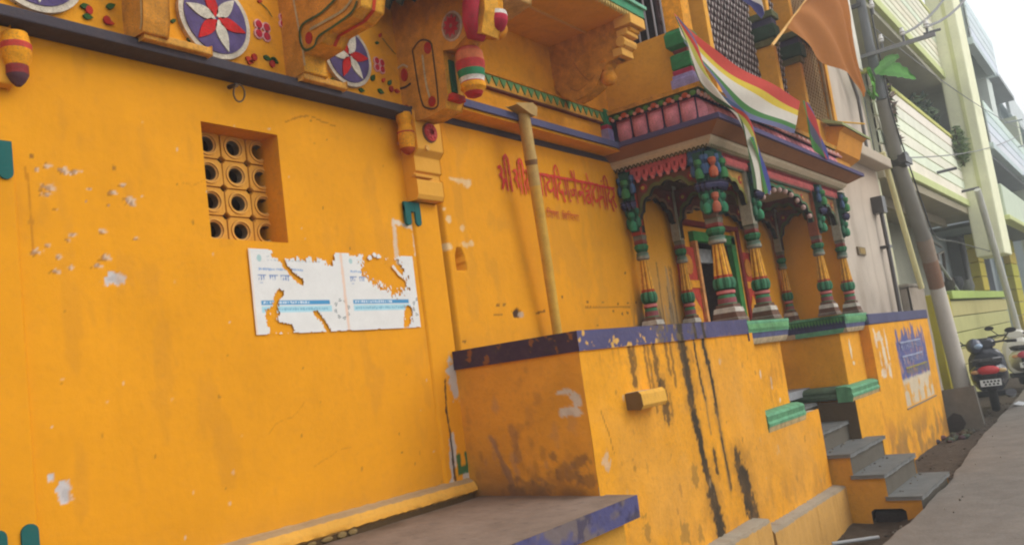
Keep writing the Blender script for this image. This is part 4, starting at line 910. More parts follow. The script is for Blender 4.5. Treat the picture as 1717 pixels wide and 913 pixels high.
arch((XC[2], 2.95), (XC[3], 2.95), fcol=S(170,120,70), rim=S(80,110,84), zc=3.12)
arch((XC[0], 3.72), (XC[1], 3.72), fcol=S(120,56,40), rim=S(150,110,80), zc=3.1)
arch((XC[1], 3.72), (XC[2], 3.72), fcol=S(110,52,38), rim=S(150,110,80), zc=3.12, cusps=11)
arch((XC[2], 3.72), (XC[3], 3.72), fcol=S(110,52,38), rim=S(150,110,80), zc=3.1)
arch((XC[1], 2.95), (XC[1], 3.72), fcol=S(120,60,40), rim=OLV); arch((XC[2], 2.95), (XC[2], 3.72), fcol=S(120,60,40), rim=OLV); arch((XC[3], 2.95), (XC[3], 3.72), fcol=S(120,60,40), rim=OLV)
mb = MB()
for i, t in enumerate(np.linspace(.06, .94, 10)):
    mb.ball((8.30+1.88*t, 2.915, 2.86+.30*math.sin(math.pi*t)**.8), .030, S(206,170,160), 8, 6)
part('arch_knobs', mb, M_ORN, T, smooth=60)
# beams over the arches
mb = MB(); mb.box(7.245, 7.35, 2.90, 3.80, 3.23, 3.37, S(60,88,110)); mb.box(7.245, 11.32, 2.90, 3.0, 3.23, 3.37, S(96,116,100)); mb.box(7.25, 11.3, 3.68, 3.79, 3.23, 3.37, S(96,60,40)); part('beam', mb, M_ORN, T, bevel=.004)
mb = MB(); mb.box(7.20, 7.30, 2.86, 3.06, 3.22, 3.37, S(66,92,130)); mb.box(7.20, 7.42, 2.86, 2.90, 3.22, 3.37, S(70,120,110)); part('corner_block', mb, M_ORN, T)
# pink fringe, side: separate drops
fb = MB(); fb.box(7.215, 7.245, 3.07, 3.70, 3.29, 3.36, S(206,96,96)); fs_ = part('pink_fringe', fb, M_ORN, T)
dm = MB(); dm.add([(0,-.036,.03),(0,.036,.03),(0,.036,-.01),(0,.026,-.045),(0,0,-.062),(0,-.026,-.045),(0,-.036,-.01),(.02,-.036,.03),(.02,.036,.03),(.02,.036,-.01),(.02,.026,-.045),(.02,0,-.062),(.02,-.026,-.045),(.02,-.036,-.01)], [(0,1,2,3,4,5,6)]+[(i, (i+1) % 7, 7+(i+1) % 7, 7+i) for i in range(7)], S(206,96,96)); dm.box(-.003, 0, -.008, .008, -.012, .03, MAR)
dm.ball((.004,0,-.062), .02, S(222,124,120), 8, 5)
dme = mesh('fringe_drop', dm, M_ORN)
for i in range(8):
    o = obj('fringe_drop', dme, fs_); o.location = (7.208, 3.115+i*.078, 3.275)
fb = MB(); fb.box(7.44, 11.27, 2.875, 2.90, 3.28, 3.36, S(206,100,98))
for i in range(int(3.83/.045)):
    x = 7.45+i*.045; 
    fb.add([(x,2.87,3.30),(x+.038,2.87,3.30),(x+.034,2.87,3.25),(x+.019,2.87,3.225),(x+.004,2.87,3.25)], [(0,1,2,3,4)], S(206,100,98)); fb.box(x+.008, x+.03, 2.868, 2.875, 3.315, 3.345, S(150,50,56))
part('pink_fringe', fb, M_ORN, T)
# fascia, eave, zigzag
def ringloft(name, rects, mat, label=None, bev=0):
    """rects: (x0, x1, y0, z, colour); open towards the wall at y=3.8"""
    mb = MB()
    for x0, x1, y0, z, c in rects: mb.v += [(x0,3.8,z),(x0,y0,z),(x1,y0,z),(x1,3.8,z)]
    for j in range(len(rects)-1):
        for i in range(3):
            a = j*4+i; mb.f.append((a, a+1, a+5, a+4)); mb.c.append(rects[j][4])
    k = (len(rects)-1)*4; mb.f += [(0,1,2,3), (k+3,k+2,k+1,k)]; mb.c += [rects[0][4], rects[-1][4]]
    return part(name, mb, mat, T, label=label, bevel=bev)
fas = S(190,170,142)
ringloft('fascia', [(7.19,11.36,2.845,3.35,fas),(7.17,11.38,2.825,3.365,S(206,186,156)),(7.13,11.42,2.785,3.40,fas),(7.12,11.43,2.775,3.435,fas),(7.12,11.43,2.775,3.45,fas)], M_OLD)
ringloft('eave', [(7.10,11.45,2.755,3.43,S(150,98,60)),(6.985,11.67,2.64,3.508,S(96,80,110)),(6.965,11.70,2.615,3.512,S(82,74,108)),(6.965,11.70,2.615,3.556,S(110,104,128)),(7.03,11.6,2.70,3.575,S(120,110,120))], M_OLD, 'broad stone eave with a purple painted edge')
mb = MB()
n_ = 22
for i in range(n_):
    y = 2.84+i*.0435; 
    mb.add([(7.165,y,3.385),(7.165,y+.022,3.345),(7.165,y+.0435,3.385),(7.165,y+.0435,3.362),(7.165,y+.022,3.322),(7.165,y,3.362)], [(0,1,4,5),(1,2,3,4)], S(70,66,34))
for i in range(104):
    x = 7.17+i*.0404
    mb.add([(x,2.815,3.372),(x+.02,2.815,3.345),(x+.0404,2.815,3.372),(x+.0404,2.815,3.356),(x+.02,2.815,3.329),(x,2.815,3.356)], [(0,1,4,5),(1,2,3,4)], S(90,86,44))
part('zigzag_border', mb, M_ORN, T)
# lotus band above the eave
ringloft('lotus_base', [(7.12,11.5,2.86,3.575,S(60,54,88)),(7.14,11.48,2.875,3.80,S(60,54,88)),(7.09,11.52,2.83,3.805,S(70,90,50)),(7.075,11.53,2.815,3.85,S(84,96,50)),(7.05,11.55,2.79,3.855,(.74,.38,.05)),(7.03,11.57,2.77,3.89,(.74,.38,.05)),(7.2,11.5,2.95,3.90,(.74,.38,.05))], M_ORN)
def petal_mesh(w, h, d_):
    mb = MB(); m, n = 6, 6
    for j in range(n+1):
        v = j/n; hw = w/2*(1 if v > .25 else .82+.18*(v/.25)**.5)
        for i in range(m+1):
            u = -1+2*i/m; bul = (1-u**4)*(math.sin(math.pi*min(1, v*.9+.12))**.6)
            mb.v.append((u*hw, -d_*bul, (v-.5)*h))
    for j in range(n):
        for i in range(m): a = j*(m+1)+i; mb.f.append((a, a+1, a+m+2, a+m+1)); mb.c.append(S(222,140,150) if j < 5 else S(206,110,124))
    return mesh('lotus_petal', mb, M_ORN, 70)
lb = [o for o in T.children if o.name.startswith('lotus_base')][0]
pm = petal_mesh(.145, .215, .055)
for i in range(5):
    o = obj('lotus_petal', pm, lb); o.location = (7.125, 2.945+i*.163, 3.688); o.rotation_euler = (0, 0, R(-90))
for i in range(26):
    o = obj('lotus_petal', pm, lb); o.location = (7.21+i*.163, 2.862, 3.688)
om = MB()
for i in range(12):
    y = 2.86+i*.0775; c_ = S(206,96,60) if i % 2 else S(96,140,70)
    om.ball((7.078, y, 3.822), .032, c_, 8, 5, (.5, 1, .8)); om.ball((7.07, y+.038, 3.80), .018, S(226,150,140), 6, 4)
for i in range(58):
    x = 7.11+i*.0765; c_ = S(206,120,90) if i % 2 else S(226,190,180)
    om.ball((x, 2.818, 3.822), .032, c_, 8, 5, (1, .5, .8)); om.ball((x+.038, 2.81, 3.80), .016, S(226,170,160), 6, 4)
part('flower_border', om, M_ORN, T, smooth=60)
# ---- upper storey of the porch
mb = MB(); mb.box(7.22, 7.30, 3.02, 3.80, 3.90, 4.49, (.66,.32,.03)); mb.box(7.22, 7.30, 3.0, 3.80, 5.02, 5.6, (.66,.30,.05)); mb.box(7.22, 7.30, 3.72, 3.80, 4.49, 5.02, (.66,.32,.03)); mb.box(7.5, 7.55, 3.1, 3.8, 4.4, 5.1, DRK)
part('side_wall', mb, M_OLD, T)
rl = MB()
for i in range(8): rl.tube([(7.26, 3.10+i*.085, 4.49), (7.26, 3.10+i*.085, 5.02)], .009, 6, S(150,150,156))
part('window_bars', rl, M_MET, T, smooth=60)
def stub(x, y, z0, s=1.0, top=5.7):
    k = part('upper_column', MB().sq([(.115*s,z0,LIL),(.115*s,z0+.10,LIL),(.10*s,z0+.105,LIL),(.10*s,z0+.14,LIL)], (x, y, 0)), M_ORN, T, bevel=.004)
    for nm, pr in (('ring', [(.09*s,z0+.14,S(170,50,84)),(.095*s,z0+.185,S(170,50,84))]), ('block', [(.08*s,z0+.185,S(40,116,66)),(.095*s,z0+.20,S(40,116,66)),(.095*s,z0+.325,S(40,116,66)),(.08*s,z0+.335,S(40,116,66))]),
                   ('ring', [(.06*s,z0+.335,S(120,50,50)),(.065*s,z0+.35,S(120,50,50)),(.075*s,z0+.375,S(60,100,60))]), ('block', [(.08*s,z0+.375,S(34,108,60)),(.112*s,z0+.41,S(40,116,66)),(.115*s,z0+.52,S(40,116,66)),(.095*s,z0+.555,S(34,108,60)),(.08*s,z0+.56,S(34,108,60))])):
        part(nm, MB().sq(pr, (x, y, 0)), M_ORN, k, bevel=.006)
    part('post', MB().sq([(.09*s,z0+.56,YEL),(.09*s,top,YEL)], (x, y, 0)), M_ORN, k)
stub(7.19, 2.93, 3.885)
mb = MB(); mb.sq([(.05,3.60,LIL),(.05,3.72,LIL),(.045,3.73,S(170,50,84)),(.045,3.76,S(170,50,84)),(.04,3.77,GRN),(.045,3.9,GRN),(.02,3.93,GRN)], (7.05,3.75,0)); part('upper_column', mb, M_ORN, T, label='small lilac and green post in the corner of the ledge')
# posts and lattice screens on the front
UY = 3.0
def post(x0, x1, z0, z1, y0=2.93, y1=3.2):
    mb = MB(); mb.box(x0, x1, y0, y1, z0, z1, (.74,.35,.04)); part('window_post', mb, M_OLD, T, bevel=.006)
for a, b_ in ((7.90, 8.0), (9.90, 10.01), (10.86, 10.97)): post(a, b_, 3.90, 6.4, 2.93, 3.25)
mb = MB(); mb.box(7.3, 11.25, 3.0, 3.2, 3.89, 3.97, (.74,.36,.04)); mb.box(7.1, 12.4, 2.9, 3.6, 6.4, 6.6, YEL2); mb.box(7.4, 12.4, 3.6, 3.7, 3.9, 6.4, S(70,50,40)); part('upper_beam', mb, M_OLD, T)
for a, b_, zz in ((9.88, 10.03, 4.98), (10.84, 10.99, 4.98)):
    mb = MB(); mb.box(a-.01, b_+.01, 2.90, 3.25, zz, zz+.08, S(110,104,60)); mb.box(a-.03, b_+.03, 2.87, 3.25, zz+.08, zz+.24, S(44,70,50)); mb.box(a-.01, b_+.01, 2.89, 3.25, zz+.24, zz+.32, S(70,64,90)); mb.box(a-.04, b_+.04, 2.86, 3.25, zz+.32, zz+.40, S(90,96,60)); part('post_capital', mb, M_ORN, T, bevel=.01)
def lattice(x0, x1, z0, z1, y, back, bar, stud, pitch=.17, label=None, w=.014):
    mb = MB(); mb.box(x0, x1, y+.06, y+.08, z0, z1, back); p = part('lattice_screen', mb, M_OLD, T, label=label)
    mb = MB(); k = -60
    def seg(xa, za, xb, zb):
        dx, dz = xb-xa, zb-za; L = math.hypot(dx, dz)
        if L < .02: return
        nx, nz = -dz/L*w, dx/L*w
        mb.add([(xa+nx,y+.03,za+nz),(xb+nx,y+.03,zb+nz),(xb-nx,y+.03,zb-nz),(xa-nx,y+.03,za-nz),(xa+nx,y+.055,za+nz),(xb+nx,y+.055,zb+nz),(xb-nx,y+.055,zb-nz),(xa-nx,y+.055,za-nz)], [(3,2,1,0),(0,1,5,4),(1,2,6,5),(2,3,7,6),(3,0,4,7)], bar)
    H_ = z1-z0; W_ = x1-x0
    for i in range(-int(H_/pitch)-1, int(W_/pitch)+2):
        xa = x0+i*pitch
        # rising diagonal
        t0 = max(0, (x0-xa)); t1 = min(H_, x1-xa)
        if t1 > t0: seg(xa+t0, z0+t0, xa+t1, z0+t1)
        xb = xa+H_; t0 = max(0, xb-x1); t1 = min(H_, xb-x0)
        if t1 > t0: seg(xb-t0, z0+t0, xb-t1, z0+t1)
    tag(part('lattice_bars', mb, M_OLD, p), kind='stuff')
    if stud:
        mb = MB(); j = 0; z = z0+pitch*.25
        while z < z1-.03:
            x = x0+pitch*(.25 if j % 2 else .5)
            while x < x1-.03:
                mb.add([(x-.012,y+.02,z),(x,y+.02,z-.035),(x+.012,y+.02,z),(x,y+.02,z+.035),(x,y+.01,z)], [(0,1,4),(1,2,4),(2,3,4),(3,0,4)], stud); x += pitch*.5
            z += pitch*.5; j += 1
        tag(part('lattice_studs', mb, M_ORN, p), kind='stuff')
LP = S(100,80,80)
lattice(7.32, 7.90, 3.97, 6.4, 3.10, S(70,54,58), LP, S(206,196,190), label='dark lattice screen behind the striped bunting')
lattice(8.0, 9.90, 3.97, 6.4, 3.10, S(70,54,58), LP, S(206,196,190)); lattice(10.01, 10.86, 3.97, 6.4, 3.10, S(66,52,66), LP, S(206,196,190))
# end bay with tan lattice, frame and little eave
mb = MB(); mb.box(10.98, 11.12, 2.97, 3.25, 4.25, 6.2, (.74,.36,.04)); mb.box(12.06, 12.19, 2.93, 3.06, 4.25, 6.2, (.74,.36,.04)); mb.box(10.98, 12.2, 2.90, 3.25, 6.2, 6.38, (.74,.36,.04)); mb.box(10.98, 12.2, 2.88, 3.25, 3.75, 4.25, (.70,.32,.04)); part('end_bay_frame', mb, M_OLD, T, bevel=.008)
lattice(11.12, 12.06, 4.25, 6.2, 2.98, S(74,54,34), S(170,140,96), None, .10, 'tan lattice screen in the end bay', .012)
mb = MB(); mb.prism([(2.85,4.21),(2.62,4.12),(2.62,4.15),(2.85,4.26)], 'X', 11.1, 12.5, S(150,160,110)); mb.prism([(2.9,3.80),(2.78,3.86),(2.70,4.08),(2.64,4.12),(2.9,4.2)], 'X', 11.25, 12.35, (.68,.28,.03)); part('small_eave', mb, M_OLD, T)
mb = MB(); mb.box(11.10, 12.10, 2.90, 3.0, 5.42, 5.55, S(60,66,44)); mb.tube([(11.82,2.92,4.27),(11.82,2.92,5.42)], .02, 8, S(170,150,110)); part('shadow_bar_and_pipe', mb, M_ORN, T)  # dark green bar paints the shadow at the lattice top; the tube is a pipe
mb = MB(); mb.tube([(11.9,2.88,4.36),(12.3,2.62,4.32)], .012, 6, (.74,.4,.05)); part('rod', mb, M_WOOD, T)

# ---- door in the porch back wall
dr = MB(); 
dr.box(8.690, 9.670, 4.15, 4.2, .98, 2.85, DRK); dr.add([(8.690,3.8,.98),(8.690,4.2,.98),(8.690,4.2,2.85),(8.690,3.8,2.85)], [(0,1,2,3)], S(120,44,34)); dr.add([(9.670,3.8,.98),(9.670,4.2,.98),(9.670,4.2,2.85),(9.670,3.8,2.85)], [(0,1,2,3)], S(60,40,36)); dr.add([(8.690,3.8,2.85),(9.670,3.8,2.85),(9.670,4.2,2.85),(8.690,4.2,2.85)], [(0,1,2,3)], DRK)  # dark sheet closes the opening, shade of the interior painted in
door = part('doorway', dr, M_OLD, T, label='dark doorway framed in green, yellow and maroon')
for nm, bx, c in (('jamb', (9.670,9.800,3.74,3.81,.98,2.85), S(58,134,66)), ('lintel', (8.630,9.800,3.74,3.81,2.75,2.86), S(58,134,66)), ('jamb', (9.802,9.860,3.75,3.81,.98,2.92), YEL), ('jamb', (9.862,9.940,3.73,3.81,.98,2.98), S(128,30,28)), ('lintel', (8.230,9.940,3.735,3.81,2.92,2.975), S(128,30,28)), ('lintel', (8.690,9.670,4.0,4.06,2.58,2.745), S(190,190,190)), ('jamb', (8.630,8.690,3.73,3.81,.98,2.75), S(214,150,90))):
    mb = MB(); mb.box(*bx, c); part(nm, mb, M_ORN, door, bevel=.006)
for x0_, x1_ in ((8.230, 8.630), (9.950, 10.280)):
    mb = MB(); mb.box(x0_, x1_, 3.765, 3.80, .98, 2.68, S(190,62,44)); pn = part('door_panel', mb, M_ORN, door)
    mb = MB(); mb.box(x0_, x1_, 3.755, 3.77, 2.24, 2.32, YEL); mb.prism([(x0_+.05,1.2),(x1_-.05,1.2),(x1_-.05,2.0),((x0_+x1_)/2,2.15),(x0_+.05,2.0)], 'Y', 3.755, 3.77, YEL); mb.prism([((x0_+x1_)/2+.10*math.cos(t), 2.49+.11*math.sin(t)) for t in np.linspace(0,6.283,15)[:-1]], 'Y', 3.755, 3.77, S(206,130,40)); part('panel_ornament', mb, M_ORN, pn)
for o in T.children:
    pass

# ================================================================== STONE BENCH beside the wall
B = thing('stone_bench', 'long grey masonry bench with a worn blue front edge along the yellow wall', 'bench', (2, 3.2, 0))
ys = axis([(2.57, 3.70, .03)]); xs = axis([(-4, 1.3, .2), (1.3, 4.53, .02)]); g = Grid(xs, ys, S(136,120,108))
g.tint(.85+.25*fbm(g.X, g.Z, 2.5, 48)); g.mix(sst(.5, .7, fbm(g.X, g.Z*2, 4, 95))*.35, S(120,104,92)); g.mix(sst(3.45, 3.68, g.Z)*fbm(g.X, g.Z, 9, 96)*.9, S(84,66,46)); g.mix(sst(4.3, 4.5, g.X)*sst(2.8, 3.0, g.Z)*.5, S(90,70,56))
g.mix(sst(.62, .8, fbm(g.X, g.Z, 22, 97))*.4, S(90,80,72))
g.keep = ~((g.X > 4.495) & (g.Z > 2.79))
g.build('bench_top', M_STONE, B, lambda Xg, Yg, D: (Xg, Yg, .79+.04*(Yg-2.57)/1.23+.006*fbm(Xg, Yg, 3, 57)))
xs = axis([(-4, 1.3, .2), (1.3, 4.53, .012)]); zs = axis([(.665, .793, .012)]); g = Grid(xs, zs, S(84,82,122)); g.tint(.8+.35*fbm(g.X, g.Z, 5, 49)); g.mix(sst(.46, .6, fbm(g.X, g.Z*1.5, 5, 98)+.2*sst(3.9, 3.2, g.X))*.85, S(118,104,96)); g.mix(sst(.6, .66, fbm(g.X, g.Z, 12, 99))*.7, S(60,56,84)); g.D += .008*(fbm(g.X, g.Z, 9, 58)-.5)
g.build('bench_edge', M_OLD, B, FRONT(2.57))
mb = MB(); mb.add([(4.53,2.57,.665),(4.53,2.79,.665),(4.53,2.79,.795),(4.53,2.57,.793)], [(0,1,2,3)], S(84,82,122)); mb.add([(-4,2.57,.665),(4.53,2.57,.665),(4.53,2.8,.665),(-4,2.8,.665)], [(0,1,2,3)], S(90,80,80)); mb.box(-4, 4.485, 2.66, 3.7, -.42, .664, (.68,.33,.04)); part('bench_body', mb, M_OLD, B)
# rounded skirting and row of rough stones at the wall foot
pr = [(3.80,.99),(3.775,.985),(3.735,.965),(3.71,.93),(3.705,.905),(3.725,.89)]
xs = axis([(-4, 1.3, .3), (1.3, 4.47, .03)]); mb = MB(); r0 = np.random.RandomState(5)
for i, x in enumerate(xs):
    sh_ = 0
    for (y, z) in pr: mb.v.append((x, y+r0.uniform(-.003,.003), z-.035+r0.uniform(-.003,.003)))
n = len(pr)
for i in range(len(xs)-1):
    for j in range(n-1): a = i*n+j; mb.f.append((a, a+n, a+n+1, a+1)); mb.c.append([S(176,150,112), S(168,140,104), (.70,.36,.06), (.70,.34,.05), (.4,.22,.06)][j])
part('skirting', mb, M_OLD, T, smooth=60)
sm = MB(); sm.ball((0,0,0), 1, (.30,.20,.08), 8, 5); sme = mesh('skirting_stone', sm, M_OLD, 80)
sb_ = MB(); sb_.box(-4, 4.44, 3.72, 3.79, .80, .868, S(86,66,42)); skb = part('skirting_bed', sb_, M_OLD, B)
for i in range(24):
    o = obj('skirting_stone', sme, skb); w = random.uniform(.030, .045); o.location = Vector((1.2+i*.094+random.uniform(-.02,.02), 3.716, .845)); o.scale = (w, .012, random.uniform(.010,.020))

# ================================================================== POSTER
pt = thing('torn_poster', 'torn white double poster with blue stripes pasted on the yellow wall under the window', 'poster', (3.55, 3.78, 2.2))
PX0, PX1 = 2.905, 4.205
xs = np.linspace(PX0, PX1, 330); zs = np.linspace(1.95, 2.45, 128); g = Grid(xs, zs, S(222,220,216))
u = (g.X-PX0)/(PX1-PX0); top = 2.437; bot = 1.965
hole = np.zeros_like(g.X)
def tear(pts, w, seed, f=26, rough=.8):
    global hole
    best = np.full(g.X.shape, 1e9)
    for (x0, z0), (x1, z1) in zip(pts[:-1], pts[1:]):
        dx, dz = x1-x0, z1-z0; t = np.clip(((g.X-x0)*dx+(g.Z-z0)*dz)/(dx*dx+dz*dz+1e-9), 0, 1); best = np.minimum(best, np.hypot(g.X-x0-t*dx, g.Z-z0-t*dz))
    hole = np.maximum(hole, (best/w+(fbm(g.X, g.Z, f, seed)-.5)*rough*1.6+(fbm(g.X*2.6, g.Z, 48, seed+50, 3)-.5)*1.6 < 1)*1.0)
q = [(3.124,2.396),(3.151,2.346),(3.195,2.296),(3.253,2.255)]
tear(q, .014, 11); tear([(3.083,2.455),(3.148,2.424),(3.478,2.436)], .040, 12); tear([(3.478,2.372),(3.468,2.425)], .025, 13)
tear([(3.663,2.462),(3.926,2.454),(4.080,2.467)], .032, 14); tear([(3.830,2.344),(3.954,2.301),(4.030,2.271)], .075, 15); tear([(3.915,2.384),(4.040,2.330)], .06, 16); tear([(4.050,2.388),(4.046,2.271)], .022, 17)
tear([(3.099,2.194),(3.060,2.144),(3.034,2.063)], .018, 18); tear([(3.034,2.063),(3.042,2.003)], .035, 19); tear([(3.042,2.003),(3.094,1.995),(3.146,1.990)], .022, 20)
tear([(3.337,2.073),(3.384,2.027),(3.412,1.974)], .014, 21); tear([(4.107,2.077),(4.077,2.001)], .030, 22); tear([(4.190,2.456),(4.177,2.447)], .006, 23)
tear([(3.011,1.978),(3.014,2.030)], .006, 24)
rag = (fbm(g.X, g.Z, 20, 25)-.5)
g.keep = (hole < .5) & (g.Z < top+.006*rag-.028*sst(.24, .27, u)*sst(.44, .40, u)) & (g.Z > bot+.004*rag) & (g.X > PX0+.004+.02*(top-g.Z)*-.0)
GL2 = S(168,176,182); BB = S(70,110,170)
for k, ox in enumerate((2.93, 3.60)):
    g.rect(ox+.035, ox+.52, 2.125, 2.150, S(52,140,190), .003, .95); g.rect(ox+.035, ox+.53, 2.083, 2.118, S(160,208,222), .003, .9)
    for i in range(18): g.rect(ox+.05+i*.018, ox+.062+i*.018, 2.133, 2.143, S(230,236,240), .002, .8, 90, .01, 800+i)
    for i in range(24): g.rect(ox+.05+i*.019, ox+.064+i*.019, 2.095, 2.106, S(90,150,180), .002, .6, 90, .012, 830+i)
    for i in range(22): g.rect(ox+.04+i*.014, ox+.051+i*.014, 2.318, 2.328, S(110,150,200), .002, .8, 90, .012, 860+i)
    for (a, b_) in ((.03, .085), (.105, .165), (.18, .25)): 
        g.rect(ox+a, ox+b_, 2.286, 2.292, BB, .002, .95)
        for i in range(int((b_-a)/.016)): g.rect(ox+a+i*.016+.003, ox+a+i*.016+.009, 2.262, 2.288, BB, .002, .9, 60, .012, 880+i)
    g.rect(ox+.04, ox+.06, 2.245, 2.252, S(130,150,190), .002, .6)
    g.blob(ox+.05, 2.385, .014, .018, S(150,190,190), .8, 30, .3, 5)
    for i in range(16): g.rect(ox+.10+i*.024, ox+.116+i*.024, 2.370, 2.378, GL2, .002, .7, 90, .012, 900+i); g.rect(ox+.10+i*.024, ox+.116+i*.024, 2.392, 2.397, GL2, .002, .5, 90, .012, 920+i)
    for i in range(8):
        a = 2*math.pi*i/8+.2; cx, cz = ox+.61, 2.095; g.line([(cx+.050*math.cos(a-.22), cz+.052*math.sin(a-.22)), (cx+.050*math.cos(a+.22), cz+.052*math.sin(a+.22))], .0035, S(110,120,124), .9, 50, .5, 7)
        g.line([(cx+.060*math.cos(a-.1), cz+.062*math.sin(a-.1)), (cx+.060*math.cos(a+.1), cz+.062*math.sin(a+.1))], .003, S(80,90,90), .8, 50, .5, 8)
g.rect(PX0, PX0+.02, 1.9, 2.5, S(232,206,180), .004, .8); g.rect(3.565, 3.585, 1.9, 2.5, S(228,190,164), .005, .8, 30, .01); g.tint(.96+.06*fbm(g.X, g.Z, 6, 26))
g.D += -.0015-.003*fbm(g.X, g.Z, 8, 27)
g.build('poster_sheet', M_PAPER, pt, FRONT(3.793))
for (x, z) in [(3.860,2.432),(3.815,2.412),(3.894,2.422)]:
    pc = MB(); pc.prism([(x+.022*random.uniform(.6,1.1)*math.cos(t), z+.016*random.uniform(.6,1.1)*math.sin(t)) for t in np.linspace(0,6.283,11)[:-1]], 'Y', 3.788, 3.792, S(222,220,216)); part('poster_scrap', pc, M_PAPER, pt)
pc = MB(); pc.ribbon(smooth([(4.008,2.368),(4.054,2.318),(4.094,2.292)]), .02, 3.789, S(222,214,204))
part('poster_scrap', pc, M_PAPER, pt)

# ================================================================== BAMBOO DOWNPIPE POLE
P0 = Vector((5.43, 3.575, 3.56)); P1 = Vector((5.66, 3.70, 1.80))
bp_ = thing('bamboo_pole', 'thick yellowed bamboo pole leaning upright against the wall across the lettering', 'pole', tuple(P1))
mb = MB(); pts = []; rad = []; cols = []
for i in range(45):
    t = i/44; p = P0.lerp(P1, t); pts.append(p+Vector((.012*math.sin(t*3), 0, 0))); k = .049-.012*t
    nd = min(abs(t-.20), abs(t-.98)); rad.append(k*(1+.12*max(0, 1-nd/.02))); cols.append(S(120,84,50) if nd < .012 else ((.50,.32,.10) if t < .3 else (.62,.35,.05)))
mb.tube(pts, rad, 14, cols); part('bamboo_stem', mb, M_WOOD, bp_, smooth=50)
mb = MB(); mb.prism([(5.26,3.585),(5.47,3.625),(5.52,3.60),(5.50,3.53),(5.44,3.535)], 'Y', 3.50, 3.60, (.42,.26,.08)); part('gutter_spout', mb, M_WOOD, bp_, bevel=.006)

# ================================================================== BUNTING (striped cloth)
def cloth_strip(name, A, Bq, cols, parent, y, depth=.03, n=40, m=24, waves=3, yo=0):
    """A, Bq: edge polylines (x,z); stripes run from A to Bq"""
    def samp(P, t):
        P = [Vector(p) for p in P]; P = [Vector(p) for p in smooth([tuple(q) for q in P], 6)]
        L = [0]
        for i in range(len(P)-1): L.append(L[-1]+(P[i+1]-P[i]).length)
        d_ = t*L[-1]
        for i in range(len(P)-1):
            if L[i+1] >= d_: return P[i].lerp(P[i+1], (d_-L[i])/max(1e-9, L[i+1]-L[i]))
        return P[-1]
    mb = MB(); SA = [samp(A, i/n) for i in range(n+1)]; SB = [samp(Bq, i/n) for i in range(n+1)]
    for i in range(n+1):
        for j in range(m+1):
            t = j/m; p = SA[i].lerp(SB[i], t); yy = y(i/n) if callable(y) else y
            mb.v.append((p.x, yy-depth*math.sin(t*math.pi*waves+i*.25)*math.sin(math.pi*i/n*.9+.15)-yo*t, p.y))
    for i in range(n):
        for j in range(m): a = i*(m+1)+j; mb.f.append((a, a+1, a+m+2, a+m+1)); mb.c.append(cols[min(len(cols)-1, int(j/m*len(cols)))])
    return part(name, mb, M_CLOTH, parent, smooth=80)
FR, FY, FW_, FG, FB = S(206,74,62), S(226,200,64), S(226,220,206), S(74,132,66), S(112,114,150)
fl = thing('striped_bunting', 'long red, yellow, white, green and blue striped cloth sagging in front of the porch balcony', 'flag cloth', (7.5, 2.6, 3.6))
cloth_strip('cloth', [(6.377,4.281),(6.833,4.172),(7.625,4.131),(8.384,4.127),(9.462,4.111)], [(6.495,4.057),(6.876,3.905),(7.424,3.671),(8.019,3.636),(9.032,3.680)], [FR,FR,FY,FW_,FW_,FG,FB][:7], fl, 2.62, .02, waves=2.0)
cloth_strip('cloth_tail', [(6.242,4.192),(6.351,4.011),(6.474,3.798),(6.812,3.627),(7.287,3.509),(7.414,3.228),(7.352,2.907)], [(6.290,4.205),(6.572,4.055),(6.735,3.803),(7.159,3.654),(7.509,3.562),(7.698,3.266),(7.763,2.892)], [S(70,96,60),FW_,FW_,S(200,196,90),FR,S(90,110,150)], fl, 2.56, .03, n=50, m=18, waves=2.2)
cloth_strip('cloth_tail', [(7.431,3.378),(7.540,3.173),(7.575,2.869)], [(7.562,3.409),(7.706,3.206),(7.758,2.931)], [FG,S(70,80,150)], fl, 2.545, .01, n=20, m=8, waves=1)
f2 = thing('hanging_cloth', 'crumpled narrow green, red and blue cloth hanging at the right end of the bunting', 'flag cloth', (9.6, 2.6, 3.5))
cloth_strip('cloth', [(9.489,4.123),(9.471,3.870),(9.578,3.616),(9.881,3.541)], [(9.657,4.127),(9.960,3.901),(10.057,3.683),(10.100,3.527)], [FG,S(90,90,110),S(190,60,60),S(80,84,150)], f2, 2.6, .03, n=24, m=10, waves=2.5)
f4 = thing('small_blue_cloth', 'small navy and white cloth knotted at the top of the lattice posts', 'flag cloth', (9.0, 2.85, 5.2))
cloth_strip('cloth', [(8.690,5.188),(9.010,5.146),(9.399,5.128)], [(9.205,5.339),(9.456,5.327),(9.532,5.249)], [S(56,56,110),S(56,56,110),S(214,206,196)], f4, 2.85, .03, n=14, m=8, waves=2)
# saffron flag on a pole
f3 = thing('saffron_flag', 'large plain saffron flag on a slanting stick beside the upper lattice windows', 'flag', (9.9, 2.6, 4.9))
cloth_strip('flag_cloth', [(9.044,4.810),(10.189,4.736),(11.056,4.748),(11.838,4.711),(12.001,4.603)], [(9.938,5.346),(11.793,6.246),(11.895,5.269),(12.161,4.742)], [S(190,120,52)]*3, f3, 2.5, .05, n=44, m=20, waves=4)
mb = MB(); a = [(8.505,4.488),(10.079,5.408),(11.882,6.452)]; mb.tube([(p[0], 2.53, p[1]) for p in a], .016, 8, (.72,.40,.10)); part('flag_stick', mb, M_WOOD, f3)

